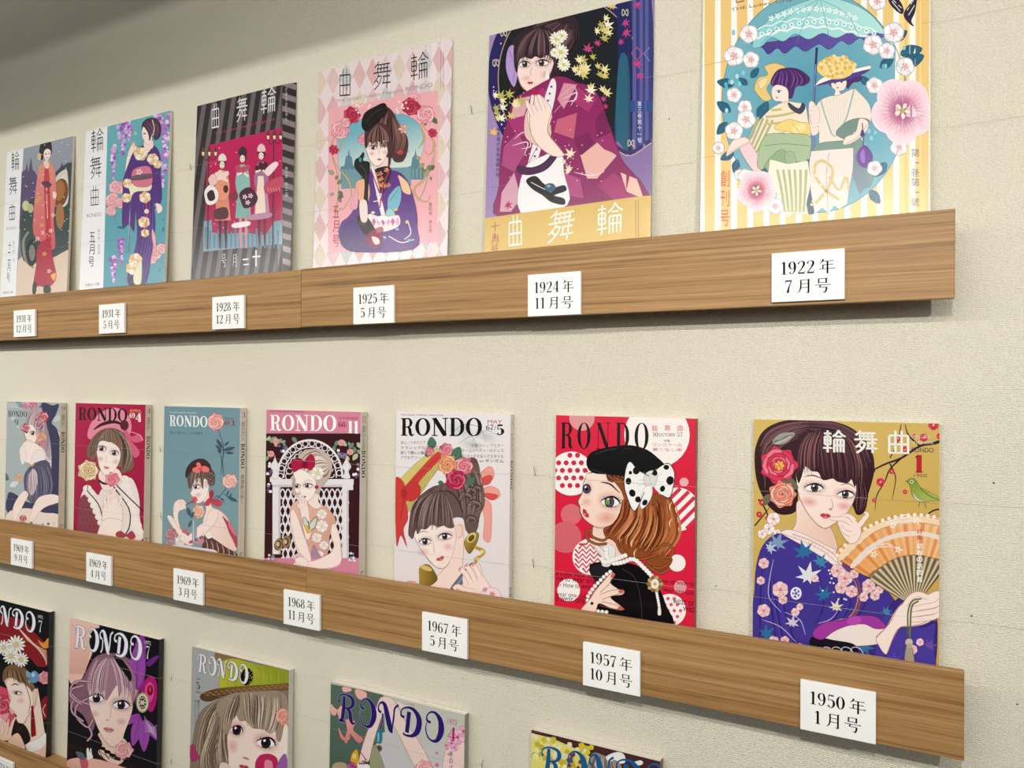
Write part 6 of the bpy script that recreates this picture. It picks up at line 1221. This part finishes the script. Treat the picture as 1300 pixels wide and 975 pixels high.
for a_ in ((160, 500, 140, 462), (160, 510, 150, 530), (190, 520, 186, 490)): s.leaf('7ab0b4', *a_, .6)
s.e('6a98c0', 182, 495, 24, 32); s.e('b4d4e8', 176, 484, 9, 12); s.p('e8903c', '200,300 228,316 256,290 256,340 224,340'); s.e('c88c4c', 228, 320, 5)
s.hand('f4d4c4', 'a8706a', '-20,700 20,720 50,760 60,820 10,830 -40,800', '50,800 66,740 84,706|30,800 40,750 46,716|8,800 14,750 12,720', 16)
s.p('15161a', '100,740 140,760 160,830 100,860 70,830 66,790'); s.p('f0ccb8', '40,840 90,790 120,830 130,880 60,880'); s.p('f4f2ee', '140,850 200,820 240,790 250,830 210,880 160,890'); s.p('f0ccb8', '210,900 250,860 250,960 190,930')
curly(s, 'f1f2f6', -112, 190, 185, 262, 96, ('6a6e7a', .0006)) ; s.word('d8dce4', '7', GLY, (202, 258), (222, 262), (202, 196)); s.text('e0e4ea', '1972', (200, 186), (226, 192), (200, 168))
s.p('eae8f0', '98,104 240,134 256,148 98,126', False, a=.0001) if 0 else None
finish(s)
# ---- purple haired girl
s = magazine((89, 787.5), (202, 808.7), 2, .008, 'black magazine with pale purple haired girl and magenta bloom, wide dark eyes', (0, 740, 4.15), .006, paper='15131a', group=G3, spine='1b1a20')
s.p('17151b', '350,190 860,190 860,1010 350,1010', False); s.p('f0c4b4', '360,190 512,210 512,300 470,410 420,520 360,500'); 
for k in range(22): s.l('dc9a88', [1, 2.5], [(362+k*7, 210+k*2), (372+k*5, 330), (366+k*4, 480)], a=.5)
s.p('15131a', '500,240 760,270 840,290 840,520 740,520 690,400 500,390')
s.p('8a5f72', '400,540 440,500 480,420 520,380 600,370 680,400 730,470 740,560 700,640 660,700 620,560 500,560 480,640 500,740 480,780 440,700 370,640 370,560')
s.strands(['b48a98', 'c8a4b0', '6a4456', 'a07888', '4e3040'], 7, '510,390 470,470 460,540 480,640', '690,400 740,500 720,600 670,690', 60, .04)
for pts in ('480,520 400,520 372,570 420,620 470,600', '480,600 410,640 400,700 460,760 490,720', '470,640 390,620 380,680 440,730', '440,540 380,560 376,600 430,640', '470,760 484,800 460,834'): s.l('4e3040', 13, pts); s.l('b48a98', 9, pts); s.l('d8b8c0', 3, pts)
s.p('8c3c94', '720,300 760,280 770,360 760,520 720,560 700,430'); s.p('6a2c7c', '770,420 830,380 832,400 790,440')
for a_ in ((740, 690, 650, 750), (740, 700, 700, 860), (760, 720, 760, 890), (770, 720, 830, 830), (720, 560, 730, 310)): s.leaf('9a4aa8', *a_, .34, '6a2478')
for k in range(8): s.l('c8b0c4', [1, 3, 1], [(760, 700+k*12), (800, 760+k*4), (840, 740+k*14)])
s.p('b01c74', '750,540 790,490 826,520 826,620 800,680 760,640 744,590'); s.p('e04a9c', '764,560 790,520 812,550 806,610 780,630'); s.e('7a1028', 792, 566, 16, 28); s.e('d0404c', 792, 560, 6, 14)
s.e('a89c78', 752, 630, 34, 54); s.e('e4dcc0', 752, 630, 28, 46); s.e('4c463c', 752, 630, 20, 36); [s.e('e4dcc0', 752+15*math.cos(k*.7), 630+27*math.sin(k*.7), 3.4) for k in range(9)]; s.petals(['e4dcc0'], 752, 630, 13, 6, .1)
s.p('eccab8', '520,790 540,850 520,900 620,960 680,880 640,810'); s.p('fae3d6', '470,600 478,660 500,720 530,790 570,850 604,864 640,840 660,780 690,700 700,640 680,560 580,500 490,540', g=('f3d2c4', (520, 600), (660, 780)))
s.l('9a6a68', 2, '480,680 506,740 540,810 580,856 606,864 640,836'); s.eye(508, 606, 78, 56, '3c3458', 16, '201428', '8a6090', (.05, 0)); s.eye(640, 642, 84, 56, '3c3458', 14, '201428', '8a6090', (0, 0))
s.e('e8a8a8', 500, 690, 34, 24, a=.4, a2=0); s.e('e8a8a8', 640, 730, 34, 24, a=.4, a2=0); s.e('d8988c', 568, 722, 9, 4); s.l('c08a80', [1, 2.5, 1], '584,640 586,690 578,716'); s.mouth(574, 772, 58, 12, 'd88a88', '8a4a50')
s.p('a47a8a', '480,560 500,470 540,400 620,400 680,430 716,520 700,640 690,580 660,520 630,600 620,540 600,560 560,620 552,560 530,580 510,540 496,600')
s.strands(['c8a4b0', '8a5f72', '6a4456', 'd8bcc4'], 5, '560,395 510,450 490,520 484,600', '580,395 570,450 560,520 556,610', 20, .04); s.strands(['c8a4b0', '8a5f72', '6a4456', 'd8bcc4'], 5, '580,395 600,450 616,520 624,600', '630,400 690,460 712,540 700,650', 24, .04)
s.p('17151b', '600,390 640,400 690,470 690,520 660,480'); s.l('9a94a0', 2, '500,400 600,392 700,420')
for k in range(12): s.e('141016', 530+k*9, 870+k*6-(k % 3)*4, 8, 10); 
for k in range(5): s.l('141016', 4, [(516+k*30, 864+k*10), (530+k*30, 900+k*8), (548+k*28, 930)], True)
s.l('4a3c44', 3, '520,880 580,920 680,930'); s.rose('c0747c', 'e8a8a8', 'f6ccc6', 654, 880, 46, 2)
s.p('e8b8a8', '350,940 420,920 520,930 620,960 700,990 700,1010 350,1010'); s.p('c8606c', '420,930 450,920 466,960 440,990'); s.p('f2f0ee', '456,880 466,868 470,886 480,870 484,900 490,920 462,930'); s.e('22222a', 474, 888, 3); s.leaf('5a6474', 450, 930, 400, 888, .5)
curly(s, 'f1f2f6', 392, 338, 748, 408, 114, ('7a7688', .0008)); s.word('d8dce4', '7', GLY, (768, 398), (790, 402), (768, 330)); s.text('e0e4ea', '1972', (764, 322), (796, 328), (764, 302))
finish(s)
# ---- straw hat with lime ribbon
s = magazine((244, 820), (367, 852), 2, .008, 'grey magazine with girl in straw hat with lime ribbon, sandy hair', (220, 800, 5.57), .006, paper='a8aaa8', group=G3, spine='cfcac0')
s.p('a7a9a8', '100,100 840,100 840,1100 100,1100', False); s.p('6a8cb8', '380,170 830,290 830,300 380,190')
s.p('8d6f4c', '296,160 400,170 520,215 580,240 540,262 420,230 340,240 310,220'); s.p('b9bc38', '320,240 420,200 600,240 816,290 816,420 560,420 340,420 330,330', g=('8f9a2c', (400, 260), (600, 420)))
for k in range(8): s.l('7d8826', [1, 3, 1], [(380+k*56, 250+k*4), (400+k*56, 320), (380+k*58, 410)])
for k in range(8): s.l('cdd058', [1, 6, 1], [(400+k*56, 260), (420+k*54, 330), (402+k*56, 400)], a=.6)
s.e('14140f', 520, 330, 44, 62, 8); 
for k in range(26): s.e(['c8b48a', '8a7850'][k % 2], 532+26*math.cos(k), 330+46*math.sin(k*1.3), 3.5)
s.p('8a7868', '130,880 150,700 200,570 300,500 420,440 600,420 816,430 816,800 780,700 720,640 560,640 400,700 390,860 420,960 440,1100 130,1100')
s.strands(['b8a48e', '6e5a4c', 'cbb9a4', '8f7c6a', '544238'], 9, '420,440 260,540 180,700 140,940', '460,440 400,600 380,780 420,980', 60, .05)
s.p('f3d9cc', '400,620 560,600 800,640 806,1100 440,1100 390,860 384,760', g=('fae6dc', (420, 700), (600, 1000)))
s.eye(450, 706, 84, 84, '3a2a34', 26, '241820', 'c86a60', (0, 0), True); s.eye(656, 796, 130, 94, '3a2a34', 22, '241820', 'c86a60', (0, 0)); s.e('e8a8a0', 420, 820, 50, 60, a=.4, a2=0); s.e('c08078', 515, 906, 26, 8, 18); s.mouth(500, 966, 70, 12, 'c05058')
s.p('a08c78', '310,520 430,440 600,420 780,440 816,560 790,640 760,780 730,760 720,660 690,730 640,700 560,690 520,640 470,640 440,590 400,700 380,740 330,640')
s.strands(['c4b29c', '7a6656', 'd8c8b4', '9c8874', '5c4a3e'], 8, '440,440 380,520 350,620 330,740', '470,440 470,520 450,580 440,620', 20, .04); s.strands(['c4b29c', '7a6656', 'd8c8b4', '9c8874', '5c4a3e'], 8, '480,440 490,520 500,600 530,680', '770,440 770,560 740,680 700,740', 46, .03); s.strands(['c4b29c', '7a6656', '5c4a3e'], 7, '300,560 250,700 180,900 190,1050', '340,600 330,740 300,900 340,1000', 16, .05)
s.p('7c5c38', '190,470 220,440 330,410 500,396 700,384 816,376 816,420 700,424 520,434 400,450 320,480 262,502 210,496', g=('5e4428', (400, 400), (400, 470))); 
for k in range(30): s.l('b08c58', [1, 5, 1], [(210+k*20, 450-k*2.2+(k % 2)*16), (225+k*20, 444-k*2.2+(k % 2)*16), (240+k*20, 452-k*2.2+(k % 2)*16)])
s.rose('c87058', 'e8a08c', 'f4c4b4', 786, 610, 60, 2); s.p('c02a5c', '600,900 640,876 700,880 740,920 720,1000 690,1100 600,1100 580,960'); s.p('e888a4', '650,920 700,930 700,1000 650,1000'); s.p('9c60a8', '740,940 800,880 806,1100 700,1100'); s.p('a83c64', '120,820 150,810 170,870 190,900 140,930 120,900')
s.p('e8cfc4', '330,950 380,940 420,1000 420,1100 330,1100'); 
curly(s, 'eceef2', 176, 290, 530, 380, 124, ('8c7c84', .0008)); s.word('3a3a3c', '5', GLY, (162, 412), (190, 418), (162, 362)); s.text('3a3a3c', '1973', (162, 442), (194, 448), (162, 430)); s.l('3a3a3c', 4, '170,342 190,346', False)
s.column('6a6a6c', '春のおしゃれ装い', 150, 490, 700, 16); s.column('6a6a6c', '帽子と髪形', 172, 490, 660, 16)
finish(s)
# ---- April: raised pale arms, indigo title
s = magazine((420, 869.5), (590, 903.7), 2, .008, 'green and grey magazine with raised pale arms behind an indigo curly title', (400, 840, 5.4167), .006, paper='c2c0b4', group=G3, spine='8a8a80')
s.p('5a6f60', '90,150 560,240 560,900 90,900', False, g=('4c6054', (120, 200), (200, 700))); s.p('c6c6ba', '470,230 1050,340 1050,900 400,900 440,600 480,500', False)
s.p('d8d8d8', '440,520 560,500 700,560 900,600 1000,760 1000,900 400,900', a=.8); 
for P in ('186,176 240,180 250,200 200,210', '280,190 350,210 350,250 310,262 280,230', '110,290 150,330 180,300 190,340 170,400 150,350 110,340', '210,400 250,400 280,420 262,470 330,530 300,560 262,520 240,500 220,560 200,540 220,470', '160,450 200,520 240,500 230,540 180,530', '110,310 150,330 140,370 112,360'): s.p('f0b8ac', P, g=('d87c80', (200, 300), (260, 560)))
s.p('f0d6cc', '440,260 490,240 540,262 576,330 640,440 720,560 810,730 700,740 620,600 560,470 500,380 470,360 440,430 400,560 370,680 330,680 300,700 320,600 360,480 400,380'); s.l('a87a78', 2.4, '440,260 400,380 350,490 318,610'); s.l('a87a78', 2.4, '576,330 660,470 740,590 806,724'); s.l('a87a78', 2.4, '560,470 620,590 690,730'); s.l('a87a78', 2, '470,362 440,440 402,560 372,680')
s.l('b88a86', 2, '520,300 560,290 600,330'); s.p('f0d6cc', '560,270 640,300 680,290 600,330'); s.l('8a8c84', 2, '600,300 650,290 680,310 620,330')
s.p('f4d4cc', '900,600 1030,560 1040,900 880,900'); 
for x, y, r in ((980, 520, 50), (1020, 480, 40), (940, 560, 36), (960, 590, 26)): s.petals(['f0c4d8', 'e8a4c4'], x, y, r, 6, .0, x, .9, centre='c04a6c')
for x, y, r in ((838, 628, 10), (838, 710, 14), (900, 576, 10), (912, 600, 8), (916, 636, 7)): s.e('d87c8c', x, y, r)
s.rose('d87880', 'f4b0ac', 'fbd4cc', 750, 740, 60, 3)
s.l('5a1c3c', 3, '462,380 450,430 440,470'); s.p('2e7c90', '424,480 446,468 462,490 458,556 428,560 418,540'); s.p('7cc4cc', '430,496 440,490 440,540 430,546'); s.e('7a5a50', 440, 596, 22, 24); s.l('6a4a44', 4, '440,620 436,680 440,740'); s.e('4a3c34', 440, 596, 10)
s.p('d8a830', '262,620 290,604 300,660 296,740 240,740 246,660'); s.e('f0d070', 270, 650, 14, 20); s.l('9c2c4c', [6, 12], '304,610 340,660 352,680'); s.p('f4ece4', '300,690 360,700 380,740 300,740'); s.rose('6a1c4c', 'a83c7c', 'd87ca8', 254, 720, 30, 5); s.p('b0a07c', '130,700 170,690 210,700 220,740 120,740'); s.p('9c9c7c', '390,600 420,580 470,700 470,740 380,740'); 
for k in range(5): s.e('28282c', 308+k*14, 700, 6, 8)
curly(s, '2e1c6c', 158, 404, 884, 562, 186, ('c8c4d8', .0003)); s.text('b05060', '1973', (912, 430), (972, 440), (914, 392)); s.word('b02858', '4', GLY, (908, 540), (968, 552), (912, 446)); s.column('3c5c84', '春のブラウス', 922, 612, 900, 26)
finish(s)
# ---- cut by the bottom edge
s = magazine((674.6, 931), (838, 962), 2, .009, 'magazine peeking in at the bottom edge, yellow blossom and blue curly title', (640, 900, 4.333), .006, paper='5a3838', group=G3, spine='7c5c54')
s.p('4c2a2c', '120,130 900,200 900,700 120,700', False); s.p('e6dc78', '140,130 260,160 420,230 500,280 500,600 140,600', False); rnd = random.Random(12)
for k in range(90): x = rnd.uniform(150, 480); s.petals([rnd.choice(['f4ee9c', 'd8c83c', 'ece4b8', 'c8b43c'])], x, rnd.uniform(140+.2*(x-150), 420), rnd.uniform(12, 20), 5, .0, k*17, 1)
for k in range(12): s.e('6a3a60', rnd.uniform(300, 480), rnd.uniform(220, 400), 9, 12)
s.p('9a8c78', '480,250 560,260 640,300 640,420 460,420'); s.strands(['c8bca4', '6a5c4c', 'b0a48c'], 7, '500,250 480,320 470,420', '600,270 620,340 640,420', 20); s.p('f2f0ea', '560,262 620,236 660,250 668,290 640,300 610,280 580,290'); s.p('f2f0ea', '700,300 750,282 764,300 740,312')
s.word('1c5c94', 'RONDO', CURLY, (205, 358), (900, 480), (209, 205), 1.0, .08); 
finish(s)
# ------------------------------------------------------------------ nylon threads and the wire pins that hold them
def tube(name, pts, r, mat, parent=None, n=5, org=None):
    P = [Vector(p) for p in pts]; V = []; Fc = []; o = Vector(org) if org is not None else Vector((0, 0, 0))
    for i, p in enumerate(P):
        d = (P[min(i+1, len(P)-1)]-P[max(i-1, 0)]).normalized(); a = d.cross(Vector((.1, .3, .95)) if abs(d.z) < .9 else Vector((1, 0, 0))).normalized(); b = d.cross(a)
        for k in range(n): V.append(p+a*r*math.cos(2*math.pi*k/n)+b*r*math.sin(2*math.pi*k/n)-o)
    for i in range(len(P)-1):
        for k in range(n): Fc.append((i*n+k, i*n+(k+1) % n, (i+1)*n+(k+1) % n, (i+1)*n+k))
    Fc.append(tuple(range(n))[::-1]); Fc.append(tuple((len(P)-1)*n+k for k in range(n)))
    ob = mesh_obj(name, V, Fc, mat, parent, smooth=True); ob.location = o if parent is None else ob.location
    return ob

def front_y(sh, z):
    fr = (z-sh.o.z)/sh.ay.z; return sh.o.y + sh.ay.y*fr
ROWS = [[], [], []]
for sh in MAGS: ROWS[sh.row].append(sh)
def thread(row, z, label):
    pts = []; ms = sorted(ROWS[row], key=lambda q: q.o.x); pts.append((-1.9 if row else -1.5, -.0015, z))
    for q in ms:
        y = front_y(q, z)-.0007; x0, x1 = q.o.x, q.o.x+q.W
        pts += [(x0-.012, -.0016, z), (x0-.0006, y, z), (x1+.0009, y+(q.curl*.8), z), (x1+.012, -.0016, z)]
    pts.append((pts[-1][0]+(.5 if row == 0 else .16 if row == 1 else .05), -.0012, z+(.006 if row == 0 else 0)))
    c = pts[len(pts)//2]; o = tube('nylon_thread', pts, .0001, M_THREAD, None, 5, c); tag(o, label, 'thread', 'clear threads holding the magazines back')
thread(0, EYE+.309, 'fine clear thread across the upper part of the upper row of magazines'); thread(0, EYE+.218, 'fine clear thread across the lower part of the upper row of magazines')
thread(1, EYE-.1026, 'fine clear thread across the upper part of the middle row of magazines'); thread(1, EYE-.2026, 'fine clear thread across the lower part of the middle row of magazines')
thread(2, EYE-.440, 'fine clear thread crossing the titles of the lowest row of magazines'); thread(2, EYE-.565, 'fine clear thread low across the lowest row of magazines')
def pin(px, py, label, flip=1, twig=True):
    q = hit_y(px, py, 0); o = (q.x, -.001, q.z); e = empty('wire_pin', o); tag(e, label, 'pin', 'small dark wire pins between the magazines')
    tube('shank', [(-.0012*flip, -.0012, .0052), (0, -.0016, .0005), (.0006*flip, -.0012, -.0048)], .0003, M_STAPLE, e)
    if twig: tube('tail', [(.0002*flip, -.0018, .0006), (.0022*flip, -.0015, -.0006)], .00022, M_STAPLE, e)
pin(600, 140, 'dark wire pin between the pink cap magazine and the maple leaf magazine', 1, False); pin(243.6, 212.7, 'dark wire pin left of the striped magazine', 1)
pin(680, 598, 'upper dark wire pin left of the red magazine', 1, False); pin(678.5, 715, 'lower dark wire pin left of the red magazine', 1, False)
pin(205, 570, 'upper dark wire pin left of the slate blue magazine', 1); pin(206, 655, 'lower dark wire pin left of the slate blue magazine', 1)
pin(219.5, 860, 'upper dark wire pin left of the straw hat magazine', -1); pin(219, 966, 'lower dark wire pin left of the straw hat magazine', -1); pin(613.5, 969, 'dark wire pin at the bottom edge, right of the indigo title magazine', -1)
def speck(px, py, r, mat, label):
    q = hit_y(px, py, 0); bm = bmesh.new(); bmesh.ops.create_uvsphere(bm, u_segments=8, v_segments=5, radius=r)
    for v in bm.verts: v.co.y *= .3
    me = bpy.data.meshes.new('pinhole'); bm.to_mesh(me); bm.free(); me.materials.append(mat); o = link(bpy.data.objects.new('pinhole', me)); o.location = (q.x, -.0003, q.z); tag(o, label, 'pinhole', 'pinholes in the wallpaper')
M_HOLE = plain('pinhole_dark', '57503f', .9); M_BUMP = plain('filled_hole', 'dcd6c4', .8)
speck(849.5, 151, .0007, M_HOLE, 'tiny dark pinhole left of the yellow striped magazine'); speck(1233.5, 782, .0008, M_HOLE, 'tiny dark pinhole above the right end of the middle ledge')
speck(1291.5, 894, .0007, M_HOLE, 'tiny dark pinhole at the right edge, right of the middle ledge'); speck(1261.5, 613, .0008, M_HOLE, 'tiny dark pinhole far right of the indigo kimono magazine')
speck(1232.5, 837, .0015, M_BUMP, 'small pale filled hole just above the corner of the middle ledge'); speck(909, 744, .0007, M_HOLE, 'tiny dark pinhole between the red and the ochre magazines')
